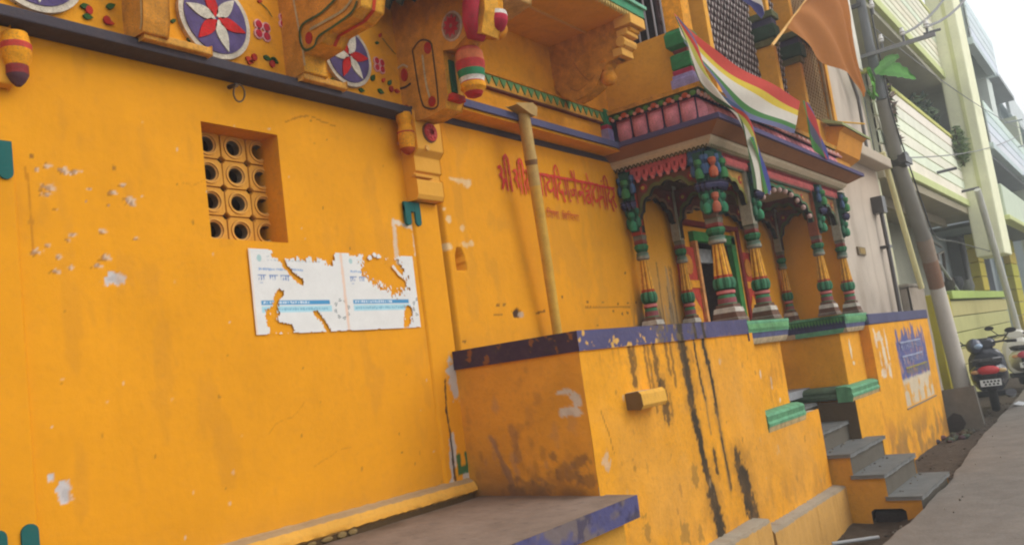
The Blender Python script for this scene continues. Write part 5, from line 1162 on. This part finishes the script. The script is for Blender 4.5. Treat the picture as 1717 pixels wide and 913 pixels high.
# ================================================================== BEIGE HOUSE next door
H1 = thing('beige_house', 'plain weathered beige house wall between the temple porch and the pale green house', 'house', (13, 3, 0))
xs = axis([(11.42, 14.3, .04)]); zs = axis([(1.6, 8.5, .04)]); g = Grid(xs, zs, S(196,182,166)); g.tint(.85+.25*fbm(g.X, g.Z, 1.2, 70)); g.mix(sst(.5, .75, fbm(g.X*2, g.Z*.5, 2, 71))*.4, S(150,134,116)); g.mix(sst(2.4, 1.8, g.Z)*fbm(g.X, g.Z, 4, 72)*.6, S(120,104,88))
g.mix(sst(4.02, 3.9, g.Z)*sst(2.9, 3.9, g.Z)*.5, S(190,164,140))
g.D += .02*(fbm(g.X, g.Z, 1, 73)-.5); g.keep = ~((g.X < 12.2) & (g.Z > 3.96)); g.build('wall', M_FAR, H1, FRONT(3.02))
mb = MB(); mb.box(12.22, 14.3, 3.06, 7, 3.9, 8.5, S(180,166,148)); mb.box(11.43, 14.3, 3.06, 7, 1.6, 3.9, S(180,166,148)); mb.box(14.28, 14.75, 3.10, 6.8, -.42, 8.4, S(200,192,170)); part('house_body', mb, M_FAR, H1)
mb = MB(); mb.box(12.3, 14.35, 2.78, 3.02, 3.98, 4.14, S(188,172,152)); mb.box(11.45, 12.3, 2.9, 3.02, 3.95, 4.05, S(170,150,130)); part('string_course', mb, M_FAR, H1, bevel=.02)
mb = MB(); mb.tube([(13.72,2.93,3.3),(13.70,2.92,2.6),(13.68,2.92,1.76)], .03, 8, S(70,62,60)); mb.box(13.60, 13.82, 2.86, 3.02, 3.25, 3.5, S(66,60,58)); mb.box(13.62, 13.78, 2.88, 3.02, 2.72, 2.76, S(60,54,52)); part('drain_pipe', mb, M_MET, H1, smooth=50)
mb = MB(); mb.tube([(12.75,2.95,8),(12.9,2.93,6.0),(13.5,2.9,5.0),(13.45,2.9,4.2)], .025, 8, S(90,84,80)); part('cable', mb, M_MET, H1, smooth=50)
mb = MB(); mb.tube([(14.25,2.86,4.25),(14.6,2.84,3.2),(15.0,2.82,2.1)], .045, 10, S(214,204,150)); part('drain_pipe', mb, M_FAR, H1, smooth=50, label='pale yellow pipe down the corner of the beige house')
mb = MB(); mb.box(12.35, 12.62, 2.99, 3.02, 2.60, 2.68, S(150,124,70)); mb.box(12.28, 12.66, 2.995, 3.02, 2.585, 2.695, S(120,104,80)); part('name_plate', mb, M_FAR, H1)
mb = MB(); mb.box(14.05, 14.3, 2.92, 3.10, 5.6, 8.4, S(226,220,206)); part('corner_strip', mb, M_FAR, H1)
gp = thing('masonry_pier', 'low grey cement pier at the end of the yellow wall behind the electric pole', 'pier', (15.2, 3, -.3))
xs = axis([(14.76, 15.9, .03)]); zs = axis([(-.4, 2.16, .04)]); g = Grid(xs, zs, S(160,146,130)); g.tint(.8+.3*fbm(g.X, g.Z, 2, 74)); g.D += .03*(fbm(g.X, g.Z, 2, 75)-.5); g.build('pier_face', M_FAR, gp, FRONT(2.96))
mb = MB(); mb.box(14.77, 15.88, 2.99, 3.7, -.4, 2.14, S(150,138,124)); mb.box(14.74, 15.92, 2.93, 3.75, 2.14, 2.2, S(140,132,120)); part('pier_body', mb, M_FAR, gp, bevel=.03)

# ================================================================== PALE GREEN HOUSE with balconies
PG = S(244,243,222); PG2 = S(206,214,150); YG = S(196,180,50)
H2 = thing('pale_green_house', 'tall pale green and cream house with long planked balconies over the lane', 'house', (19, 4, 0))
mb = MB(); mb.box(15.0, 30, 4.4, 9, -.42, 13, S(170,168,150)); part('wall', mb, M_FAR, H2)
mb = MB(); mb.box(14.76, 24.5, 3.0, 9, 3.95, 4.1, S(160,150,126)); mb.box(14.76, 30, 3.0, 9, 7.2, 7.35, S(190,186,166)); part('floor_slab', mb, M_FAR, H2)
# lower balcony parapet: boards
def boards(x0, x1, y, z0, z1, k, col, par, name='board', sk=0):
    h = (z1-z0)/k
    for i in range(k):
        mb = MB(); z = z0+i*h; mb.box(x0, x1+random.uniform(-.02,.02), y-.04, y+.04+0*i, z+.012, z+h-.012, tuple(c*random.uniform(.93, 1.04) for c in col)); part(name, mb, M_FAR, par, bevel=.012)
    mb = MB(); mb.box(x0, x1, y+.0, y+.10, z0, z1, tuple(c*.55 for c in col)); part('parapet_backing', mb, M_FAR, par)
boards(14.9, 23.0, 3.0, 4.28, 5.72, 6, PG, H2)
mb = MB(); mb.box(14.85, 23.0, 2.93, 3.12, 4.12, 4.28, PG2); mb.box(14.85, 23.0, 2.94, 3.14, 5.72, 5.80, S(206,206,120)); part('balcony_beam', mb, M_FAR, H2, bevel=.01)
mb = MB()
mb.box(14.5, 14.9, 3.11, 3.6, 2.2, 5.9, S(214,212,176))
part('corner_pier', mb, M_FAR, H2, bevel=.02)
boards(14.0, 23.0, 2.98, 7.48, 8.9, 8, S(236,236,214), H2)
mb = MB(); mb.box(13.6, 23.05, 2.90, 3.12, 7.30, 7.48, PG2); mb.box(13.6, 23.0, 2.92, 3.12, 8.9, 8.98, S(214,216,150)); part('balcony_beam', mb, M_FAR, H2, bevel=.01)
for (x, z) in ((18.6, 8.5), (21.3, 8.0), (19.5, 4.55), (22.3, 4.42)):
    mb = MB(); mb.tube([(x, 2.96, z), (x+.1, 2.60, z+.02)], .03, 6, S(90,90,96)); part('spout', mb, M_MET, H2)
# room behind the lower balcony, its shaded recess painted as a grey panel
mb = MB(); mb.box(18.5, 22.9, 4.3, 4.45, 5.0, 7.2, S(110,112,120)); part('recess_shade', mb, M_FAR, H2)  # flat grey panel on the wall, shade of a recess put into colour
mb = MB(); mb.box(14.76, 18.4, 4.2, 4.4, 4.1, 7.2, S(196,190,160)); part('room_wall', mb, M_FAR, H2)
# big pillar
mb = MB(); mb.box(23.02, 24.4, 2.42, 3.02, 2.9, 13, S(242,242,206)); pl_ = part('pillar', mb, M_FAR, H2, bevel=.03)
mb = MB(); mb.box(23.0, 23.03, 2.62, 2.70, 3.0, 13, S(214,216,160)); part('pillar_stripe', mb, M_FAR, pl_)
mb = MB(); mb.box(14.9, 23.0, 3.5, 3.6, 3.75, 3.95, S(140,128,104)); part('lintel', mb, M_FAR, H2)
# ground floor: yellow pier, plank gate wall, yellow block pillars
mb = MB(); mb.box(17.7, 19.3, 3.15, 4.4, -.42, 2.05, YG); part('yellow_pier', mb, M_FAR, H2, bevel=.02)
for j in range(6):
    mb = MB(); mb.box(19.35, 28.0, 3.16, 3.24, -.05+j*.33, -.05+j*.33+.315, tuple(c*random.uniform(.93,1.03) for c in S(186,180,120))); part('plank', mb, M_FAR, H2, bevel=.012)
mb = MB(); mb.box(19.3, 28.0, 3.24, 3.3, -.4, 1.95, S(90,92,56)); mb.box(19.25, 28.1, 3.08, 3.4, 1.95, 2.12, S(168,190,100)); part('plank_wall_top', mb, M_FAR, H2, bevel=.015)
for x0_ in (26.6, 30.5):
    for j in range(9):
        mb = MB(); mb.box(x0_, x0_+(1.6 if x0_ > 28 else 1.0), 3.1 if x0_ > 28 else 3.45, 3.3 if x0_ > 28 else 3.7, .2+j*.4, .2+j*.4+.385, tuple(c*random.uniform(.85,1.05) for c in S(190,178,60))); part('yellow_block', mb, M_FAR, H2, bevel=.015)
mb = MB(); mb.box(26.9, 28.4, 3.9, 4.4, .1, 3.9, S(120,122,120)); part('shutter', mb, M_FAR, H2)
# clutter on the low wall
cl = thing('clutter_heap', 'heap of pots and a bent metal frame lying on top of the planked green wall', 'clutter', (21, 3.25, 2.12))
for (x, y, z, r_, c_) in [(20.2,3.3,2.28,.16,S(60,56,44)), (21.2,3.3,2.30,.18,S(52,54,56)), (21.9,3.4,2.26,.14,S(90,84,70)), (22.9,3.3,2.26,.14,S(120,120,116))]:
    mb = MB(); mb.lathe([(r_*.6,-.15,c_),(r_,-.02,c_),(r_*.9,.12,c_),(r_*.7,.16,c_)], 10, (x,y,z)); part('pot', mb, M_FAR, cl, smooth=50)
mb = MB(); mb.tube([(19.2,3.2,2.3),(19.8,3.3,2.9),(20.5,3.3,3.0),(20.8,3.4,2.4)], .035, 6, S(70,60,52)); mb.tube([(18.4,3.2,3.2),(20.4,3.3,3.1)], .03, 6, S(70,66,60)); mb.tube([(18.6,3.2,2.9),(20.9,3.2,2.1)], .03, 6, S(150,150,150)); part('metal_frame', mb, M_MET, cl, smooth=50)
# second stage: bluish balconies further along
H3 = thing('bluish_balcony_house', 'far house with washed out bluish white balconies beyond the big pale pillar', 'house', (30, 4, 0))
BL = S(222,234,236)
mb = MB(); mb.box(24.6, 44, 4.2, 10, -.42, 10.6, S(176,186,190)); mb.box(24.5, 36, 2.5, 4.2, 9.05, 9.2, S(170,176,180)); mb.box(24.5, 44, 2.5, 4.2, 5.5, 5.65, S(160,166,170)); part('wall', mb, M_FAR, H3)
boards(24.45, 34, 2.4, 5.75, 6.85, 4, BL, H3); boards(24.45, 29.5, 2.35, 8.5, 9.6, 4, BL, H3)
mb = MB(); mb.box(28.2, 28.5, 2.36, 4.2, 8.3, 9.7, BL); mb.box(24.4, 28.6, 2.30, 2.5, 8.32, 8.5, S(196,210,214)); mb.box(24.4, 36, 2.33, 2.5, 5.58, 5.75, S(200,214,216)); part('balcony_beam', mb, M_FAR, H3, bevel=.01)
mb = MB(); mb.box(28.3, 29.6, 2.55, 3.2, 5.8, 8.4, S(214,222,216)); part('pillar', mb, M_FAR, H3)
mb = MB(); mb.box(21.9, 32, 2.36, 2.5, 3.72, 4.6, S(206,214,190)) if False else mb.box(24.45, 33, 2.36, 2.5, 3.9, 4.7, S(206,218,196)); mb.box(24.4, 33.2, 2.3, 2.56, 3.78, 3.9, PG2); mb.box(24.4, 33, 2.5, 4.2, 3.8, 3.9, S(120,130,130)); part('lower_parapet', mb, M_FAR, H3, bevel=.02)
mb = MB(); mb.box(33.5, 34.2, 2.4, 3.0, -.42, 8, S(206,212,190)); mb.box(29.0, 33.4, 4.0, 4.2, .0, 3.6, S(90,96,104)); part('pillar', mb, M_FAR, H3)
far = [('far_house', 36, 62, 3.0, 12, 9.3, S(196,206,206), 'far pale grey house with a green awning where the lane bends'), ('far_house', 62, 100, 1.0, 14, 8.6, S(206,212,214), 'farthest hazy house at the end of the lane')]
for nm, x0_, x1_, y0_, y1_, h_, c_, lb_ in far:
    t = thing(nm, lb_, 'house', (x0_, y0_, 0)); mb = MB(); mb.box(x0_, x1_, y0_, y1_, -.42, h_, c_); part('wall', mb, M_FAR, t)
    for fl_ in range(3):
        mb = MB(); mb.box(x0_-.1, x1_, y0_-.5, y0_, 2.9+fl_*2.6, 3.1+fl_*2.6, tuple(q*.9 for q in c_)); part('balcony_slab', mb, M_FAR, t)
        for k in range(5):
            mb = MB(); xx = x0_+1.5+k*(x1_-x0_)/5.4; mb.box(xx, xx+1.3, y0_-.02, y0_+.1, .9+fl_*2.6, 2.3+fl_*2.6, S(96,104,112)); w_ = part('window', mb, M_FAR, t)
            mb = MB(); mb.box(xx-.08, xx+1.38, y0_-.08, y0_-.021, .8+fl_*2.6, .9+fl_*2.6, c_); part('sill', mb, M_FAR, w_)
    if h_ > 9:
        mb = MB(); mb.prism([(y0_,6.7),(y0_-1.3,6.3),(y0_-1.3,6.25),(y0_,6.55)], 'X', x0_+.3, x0_+4, S(40,130,110)); part('awning', mb, M_CLOTH, t)
        mb = MB(); mb.box(x0_, x0_+8, y0_-.3, y0_-.2, 8.6, 9.6, S(206,214,216)); part('roof_rail', mb, M_FAR, t)
for i, (x, y, z, s_) in enumerate([(30.6, 2.05, 5.55, 1.0), (31.5, 2.0, 6.6, 1.0), (30.2, 2.0, 7.2, .9)]):
    l_ = thing('street_lamp', ['white lamp head lowest at the right edge of the lane', 'white lamp arm in the middle below the roofline', 'white lamp arm highest under the far roofline'][i], 'lamp', (x, y, z), 0, 'lamp arms over the lane')
    mb = MB(); mb.ball((0,-.25,0), .16*s_, S(240,240,236), 12, 6, (2.0, 1, .45)); part('lamp_head', mb, M_FAR, l_, smooth=60, loc=(0,0,0)); mb = MB(); mb.tube([(0,0,0),(.1,.5,.05)], .03, 6, S(200,206,206)); part('arm', mb, M_MET, l_, loc=(0,0,0))

# ================================================================== UTILITY POLE
up_ = thing('utility_pole', 'leaning electric pole, white at the foot, rusty in the middle and grey above', 'pole', (16.2, 2.9, -.2))
cen = [(16.35,2.9,-.2), (16.0,2.9,.45), (16.38,2.9,2.15), (16.15,2.9,2.95), (15.6,2.9,4.1), (14.95,2.9,5.9), (14.6,2.9,7.2), (14.2,2.9,8.6)]
cen = [(17.3,2.88,-.25), (17.15,2.88,.34), (16.62,2.88,2.13), (16.3,2.88,3.0), (15.25,2.86,4.18), (14.78,2.82,5.2), (14.62,2.82,6.05), (14.6,2.82,8.0)]
mb = MB(); mb.tube(cen[0:3], [.15,.145,.125], 14, S(206,198,186)); part('concrete_base', mb, M_FAR, up_, smooth=60)
mb = MB(); mb.tube([cen[2], (16.46,2.88,2.6), cen[3]], [.125,.13,.135], 14, [S(140,106,84),S(150,132,116),S(150,132,116)]); part('rusty_collar', mb, M_FAR, up_, smooth=60)
mb = MB(); mb.tube([cen[3]]+cen[4:6], [.135,.12,.10], 14, S(142,138,130)); mb.tube(cen[5:], [.085,.075,.06], 12, S(120,122,124)); part('shaft', mb, M_FAR, up_, smooth=60)
mb = MB(); mb.tube([(15.2,2.70,4.22),(15.25,3.0,4.24)], .13, 10, S(60,58,56)); mb.box(15.0, 15.5, 2.68, 2.8, 4.16, 4.28, S(60,56,54)); part('clamp', mb, M_MET, up_)
mb = MB(); mb.box(14.51, 14.57, 1.85, 3.15, 5.87, 5.93, S(130,130,132)); part('crossarm', mb, M_MET, up_)
mb = MB(); mb.box(14.52, 14.58, 2.8, 3.3, 6.72, 6.78, S(80,80,84)); part('crossarm', mb, M_MET, up_)
for i, (x, y_, z) in enumerate([(14.54,2.62,6.03), (14.54,2.30,6.03), (14.54,1.95,6.03), (14.54,3.08,6.03), (14.55,2.66,6.62), (14.55,3.2,6.86)]):
    mb = MB(); mb.lathe([(.02,-.10,S(90,90,90)),(.02,0,S(216,214,210)),(.05,.015,S(216,214,210)),(.032,.04,S(216,214,210)),(.048,.06,S(216,214,210)),(.026,.10,S(216,214,210)),(.03,.13,S(216,214,210))], 10, (x,y_,z)); part('insulator', mb, M_GLOSS, up_, smooth=50)
# wires
def sag(a, b, s_, n=16): return [(a[0]+(b[0]-a[0])*t, a[1]+(b[1]-a[1])*t, a[2]+(b[2]-a[2])*t-s_*4*t*(1-t)) for t in [i/n for i in range(n+1)]]
wires = [((14.54,2.3,6.05),(27,1.0,15.5),1.3,'wire rising from the crossarm up to the right'), ((14.54,1.95,6.05),(28.5,0.8,15.5),1.3,'second wire rising from the crossarm beside the first'), ((14.8,2.75,6.4),(40,1.6,8.0),.5,'thin wire running along the lane under the roofline'), ((15.6,2.72,4.3),(34,2.0,7.6),.25,'thin wire running from the pole clamp towards the far house')]
for a, b, s_, lb_ in wires:
    mb = MB(); mb.tube(sag(a, b, s_), .022 if s_ > .6 else .010, 6, S(96,92,90)); o = obj('wire', mesh('wire', mb, M_MET, 60)); tag(o, lb_, 'wire', 'wires strung from the electric pole')
mb = MB(); pts = [(14.75,2.7,7.0),(14.72,2.7,6.0),(14.8,2.7,5.0),(15.35,2.70,4.2),(15.9,2.7,3.5),(16.5,2.70,3.0),(18.5,3.0,3.0),(23,2.8,3.0)]
mb.tube(smooth([(p[0], p[2]) for p in pts], 5) and [(q.x, 2.72, q.y) for q in [Vector(w) for w in smooth([(p[0], p[2]) for p in pts], 5)]], .012, 6, S(40,38,38)); tag(obj('wire', mesh('wire', mb, M_MET, 60)), 'black cable running down the pole and off under the lower balcony', 'wire', 'wires strung from the electric pole')
wp = thing('white_pipe_pole', 'slim white pipe standing in front of the yellow block pillars', 'pole', (22.6, 2.5, -.2))
mb = MB(); mb.tube([(23.9,2.5,-.2),(22.9,2.5,1.6),(22.0,2.55,3.7),(21.6,2.55,4.3)], .075, 10, S(206,206,196)); part('pipe', mb, M_FAR, wp, smooth=60)
# slab box at the foot of the pole
bx = thing('leaning_slab', 'dark grey concrete slab leaning at the foot of the electric pole', 'slab', (15, 2.6, -.2))
mb = MB(); mb.prism([(2.93,.45),(2.36,.49),(2.32,-.10),(2.40,-.16),(2.80,-.19),(2.87,-.02)], 'X', 14.93, 15.06, S(112,108,100)); part('slab', mb, M_STONE, bx, bevel=.012)
mb = MB(); mb.prism([(2.80,-.18),(2.62,-.17),(2.55,-.05),(2.60,.08),(2.70,.12),(2.83,.02)], 'X', 14.915, 14.93, S(56,50,46)); part('dark_patch', mb, M_STONE, bx)  # darker patch low on the slab face
# rubble at the wall end and litter
rbm = MB()
for i in range(26):
    x = random.uniform(13.6, 14.9); y = random.uniform(2.45, 2.78); r_ = random.uniform(.02, .06); rbm.ball((x, y, -.18+r_*.4), r_, S(*[int(q*random.uniform(.8,1.1)) for q in (100,90,78)]), 6, 4, (1.2, 1, .7))
tag(obj('rubble', mesh('rubble', rbm, M_DIRT)), kind='stuff')
pp_ = MB(); pp_.tube([(7.95,2.62,-.27),(8.2,2.28,-.27)], .018, 8, S(166,170,174)); tag(obj('pipe_piece', mesh('pipe_piece', pp_, M_MET, 60)), 'short pale pipe lying on the ground left of the steps', 'pipe')
lt = MB(); lt.add([(17.3,2.02,-.075),(17.75,2.0,-.07),(17.8,2.14,-.04),(17.55,2.2,-.06),(17.3,2.14,-.05)], [(0,1,2,3,4)], S(226,228,232)); tag(obj('litter_bag', mesh('litter_bag', lt, M_CLOTH)), 'white plastic scrap on the road beside the black scooter', 'litter')

# ================================================================== PLANTS
bn = thing('banana_plant', 'two broad green banana leaves reaching over the lower balcony behind the pole', 'plant', (15.3, 3.15, 5.4))
def broad_leaf(a, b, w, droop, col, par, n=14):
    A, Bv = Vector(a), Vector(b); mb = MB(); d_ = Bv-A; side = d_.cross(Vector((0,1,0))).normalized()
    for i in range(n+1):
        t = i/n; c = A+d_*t+Vector((0,0,-droop*(2*t-1)**2+droop)); ww = w*math.sin(math.pi*min(1, t*.93+.05))**.6
        for s_ in (-1, -.5, 0, .5, 1): mb.v.append(c+side*ww*s_*(1+.05*math.sin(i*3+s_))+Vector((0, -.05*abs(s_)*w*4+.02*math.sin(i*2.1), -.05*abs(s_))))
    for i in range(n):
        for j in range(4): k = i*5+j; mb.f.append((k, k+1, k+6, k+5)); mb.c.append(tuple(q*(1.1 if j in (1, 2) else .9) for q in col))
    mb.v = [tuple(v) for v in mb.v]; return part('leaf', mb, M_LEAF, par, smooth=60)
broad_leaf((13.55,2.62,5.35), (15.5,2.6,6.05), .085, .05, S(96,150,76), bn)
broad_leaf((13.9,2.66,5.46), (17.3,2.7,6.08), .13, .10, S(96,160,76), bn)
broad_leaf((13.55,2.7,5.38), (13.8,2.7,5.05), .06, .05, S(104,170,70), bn, 8)
mb = MB(); mb.tube([(15.3,3.2,5.7),(14.6,2.9,5.2),(13.9,2.72,5.3),(13.6,2.7,5.42)], .03, 6, S(90,140,60)); part('stalk', mb, M_FAR, bn)
def bush(name, label, cx, cy, cz, rx, ry, rz, n, cols, size=.08):
    mb = MB()
    for i in range(n):
        while True:
            p = Vector((random.uniform(-1,1), random.uniform(-1,1), random.uniform(-1,1)))
            if p.length < 1: break
        p = Vector((cx+p.x*rx, cy+p.y*ry, cz+p.z*rz)); a = Vector((random.uniform(-1,1), random.uniform(-1,1), random.uniform(-.6,.6))).normalized()*size*random.uniform(.6,1.3); b = a.orthogonal().normalized()*size*.35
        mb.add([p-a, p+b, p+a, p-b], [(0,1,2,3)], random.choice(cols))
    t = thing(name, label, 'plant', (cx, cy, cz-rz)); part('foliage', mb, M_LEAF, t)
    mb = MB(); 
    for k in range(3): mb.tube([(cx,cy,cz-rz),(cx+rx*.4*(k-1),cy,cz),(cx+rx*.7*(k-1),cy,cz+rz*.7)], .015, 5, S(90,80,60))
    part('stem', mb, M_FAR, t); return t
bush('potted_plant', 'leafy dark plant growing behind the lower balcony rail near the big pillar', 21.6, 3.35, 5.95, 1.1, .3, .85, 500, [S(84,98,80), S(110,128,96), S(70,80,72)], .13)
bush('trailing_plant', 'small green creeper hanging over the balcony rail against the pillar', 22.7, 2.85, 5.55, .5, .15, .5, 260, [S(120,140,90), S(96,116,76)], .10)
bush('dry_creeper', 'dry reddish brown creeper hanging down from the banana plant', 15.35, 2.85, 5.1, .22, .1, .75, 260, [S(130,104,90), S(96,84,76), S(150,130,120), S(80,100,60)], .09)

# ================================================================== SCOOTERS
def scooter(name, label, loc, rz, body, accent, tail=S(200,40,44)):
    t = thing(name, label, 'scooter', loc, rz, 'scooters parked in the lane'); t.scale = (1.08, 1.6, 1.12)      # front towards +X, wheels on z=0
    L = dict(loc=(0,0,0)); K = S(34,34,36)
    def wheel(x, nm):
        mb = MB(); 
        pts = [(x+.20*math.cos(a), 0, .245+.20*math.sin(a)) for a in np.linspace(0, 2*math.pi, 25)]; mb.tube(pts, .045, 8, S(30,30,30), cap=False); w = part('wheel', mb, M_STONE, t, smooth=60, **L)
        mb = MB(); mb.prism([(x+.15*math.cos(a), .245+.15*math.sin(a)) for a in np.linspace(0, 6.283, 19)[:-1]], 'Y', -.03, .03, S(120,120,124)); part('rim', mb, M_MET, w, **L)
    wheel(0, 'r'); wheel(1.25, 'f')
    def loftx(secs, nm, mat, smooth_=50, n=14):
        """secs: (x, halfwidth, zc, halfheight, colour)"""
        mb = MB(); 
        for x, hw, zc, hh, c in secs:
            for i in range(n):
                a = 2*math.pi*i/n; ca, sa = math.cos(a), math.sin(a)
                mb.v.append((x, hw*math.copysign(abs(ca)**.7, ca), zc+hh*math.copysign(abs(sa)**.7, sa)))
        for j in range(len(secs)-1):
            for i in range(n): mb.f.append((j*n+i, j*n+(i+1) % n, (j+1)*n+(i+1) % n, (j+1)*n+i)); mb.c.append(secs[j][4])
        mb.f += [tuple(range(n)), tuple(range((len(secs)-1)*n, len(secs)*n))[::-1]]; mb.c += [secs[0][4], secs[-1][4]]
        return part(nm, mb, mat, t, smooth=smooth_, **L)
    bd = loftx([(-.32,.05,.66,.04,body),(-.26,.12,.65,.09,body),(-.10,.17,.61,.14,body),(.15,.19,.56,.17,body),(.45,.16,.50,.17,body),(.62,.10,.42,.13,body)], 'body', M_GLOSS)
    loftx([(-.28,.09,.765,.03,K),(-.15,.14,.78,.045,K),(.15,.15,.775,.05,K),(.42,.12,.755,.045,K),(.55,.07,.73,.03,K)], 'seat', M_STONE)
    mb = MB(); mb.prism([(.45,.20),(1.0,.20),(1.0,.26),(.45,.28)], 'Y', -.16, .16, K); part('floorboard', mb, M_STONE, t, bevel=.01, **L)
    loftx([(.98,.16,.55,.33,body),(1.03,.20,.60,.36,body),(1.08,.17,.62,.36,body),(1.12,.08,.62,.3,accent)], 'leg_shield', M_GLOSS)
    loftx([(1.02,.10,1.02,.06,body),(1.08,.13,1.03,.09,body),(1.16,.10,1.03,.08,body),(1.2,.05,1.03,.05,WHT)], 'headlight_cowl', M_GLOSS)
    loftx([(1.05,.05,.47,.03,body),(1.15,.07,.52,.03,body),(1.3,.075,.50,.04,body),(1.45,.06,.40,.04,body)], 'front_fender', M_GLOSS)
    loftx([(-.30,.05,.36,.02,K),(-.2,.07,.46,.03,K),(0,.07,.50,.03,K)], 'rear_fender', M_STONE)
    mb = MB(); mb.tube([(.98,-.34,1.02),(1.02,-.2,1.04),(1.06,0,1.02),(1.02,.2,1.04),(.98,.34,1.02)], .016, 8, K); mb.tube([(.98,-.34,1.02),(1.0,-.24,1.03)], .024, 8, K); mb.tube([(.98,.34,1.02),(1.0,.24,1.03)], .024, 8, K); part('handlebar', mb, M_STONE, t, smooth=60, **L)
    for s_ in (-1, 1):
        mb = MB(); mb.tube([(1.02,.2*s_,1.04),(1.04,.28*s_,1.17)], .008, 6, K); mb.ball((1.04,.30*s_,1.20), .055, K, 10, 6, (.3,1.2,.8)); part('mirror', mb, M_STONE, t, smooth=60, **L)
        mb = MB(); mb.ball((-.27,.13*s_,.64), .045, S(214,180,120) if s_ < 0 else S(210,150,90), 10, 6, (.8,1,.7)); part('indicator', mb, M_GLOSS, t, smooth=60, **L)
        mb = MB(); mb.tube([(.12,.15*s_,.80),(-.25,.13*s_,.83),(-.33,.05*s_,.83)], .014, 6, S(90,90,94)); part('grab_rail', mb, M_MET, t, smooth=60, **L)
    mb = MB(); mb.ball((-.30,0,.655), .10, tail, 12, 6, (.5,1.1,.75)); part('tail_light', mb, M_GLOSS, t, smooth=60, **L)
    mb = MB(); mb.box(-.355, -.345, -.10, .10, .42, .52, S(226,226,222)); npl = part('number_plate', mb, M_FAR, t, **L)
    mb = MB()
    for i in range(5): mb.box(-.3575, -.355, -.085+i*.034, -.063+i*.034, .475, .505, K)
    for i in range(4): mb.box(-.3575, -.355, -.075+i*.038, -.052+i*.038, .435, .462, K)
    part('plate_marks', mb, M_STONE, npl, **L)
    mb = MB(); mb.box(-.345, -.30, -.07, .07, .40, .60, K); part('plate_bracket', mb, M_STONE, t, bevel=.01, **L)
    mb = MB(); mb.tube([(.3,-.16,.22),(0,-.17,.24),(-.28,-.17,.30)], [.02,.05,.055], 10, S(70,70,74)); part('exhaust', mb, M_MET, t, smooth=60, **L)
    mb = MB(); mb.tube([(.95,0,.35),(1.08,0,1.0)], .03, 8, K); mb.tube([(1.1,.08,.6),(1.25,.08,.25)], .022, 8, S(80,80,84)); mb.tube([(1.1,-.08,.6),(1.25,-.08,.25)], .022, 8, S(80,80,84)); part('fork', mb, M_MET, t, smooth=60, **L)
    return t
scooter('parked_scooter', 'black scooter with a red tail light parked beside the plank wall', (17.15, 2.42, -.13), R(8), S(44,46,56), S(60,60,70))
scooter('parked_scooter', 'white and red scooter cut by the right edge of the photo', (21.4, 2.28, -.12), R(12), S(220,216,206), S(190,50,70), S(190,60,84))
h_ = MB(); h_.ball((18.15,2.72,1.0), .14, S(70,76,96), 14, 9, (1.15,1,1)); h_.ball((18.08,2.66,.99), .11, S(150,170,196), 10, 6, (.9,.9,.5))  # rounded form standing in for the scooter's headlight and mirror
tag(obj('headlamp', mesh('headlamp', h_, M_GLOSS, 60)), 'shiny dark blue headlamp shape on the handlebar of the black scooter', 'headlamp')

# ================================================================== HAZE
hz = MB(); hz.box(-66, 136, -46, 46, -1.6, 18, (1,1,1))
hm = bpy.data.materials.new('haze'); hm.use_nodes = True; hn = hm.node_tree; hn.nodes.clear()
pv = hn.nodes.new('ShaderNodeVolumePrincipled'); pv.inputs['Color'].default_value = (.93, .96, .98, 1); pv.inputs['Density'].default_value = .006; pv.inputs['Anisotropy'].default_value = .3
ho = hn.nodes.new('ShaderNodeOutputMaterial'); hn.links.new(pv.outputs[0], ho.inputs['Volume'])
tag(obj('haze', mesh('haze', hz, hm)), kind='stuff')
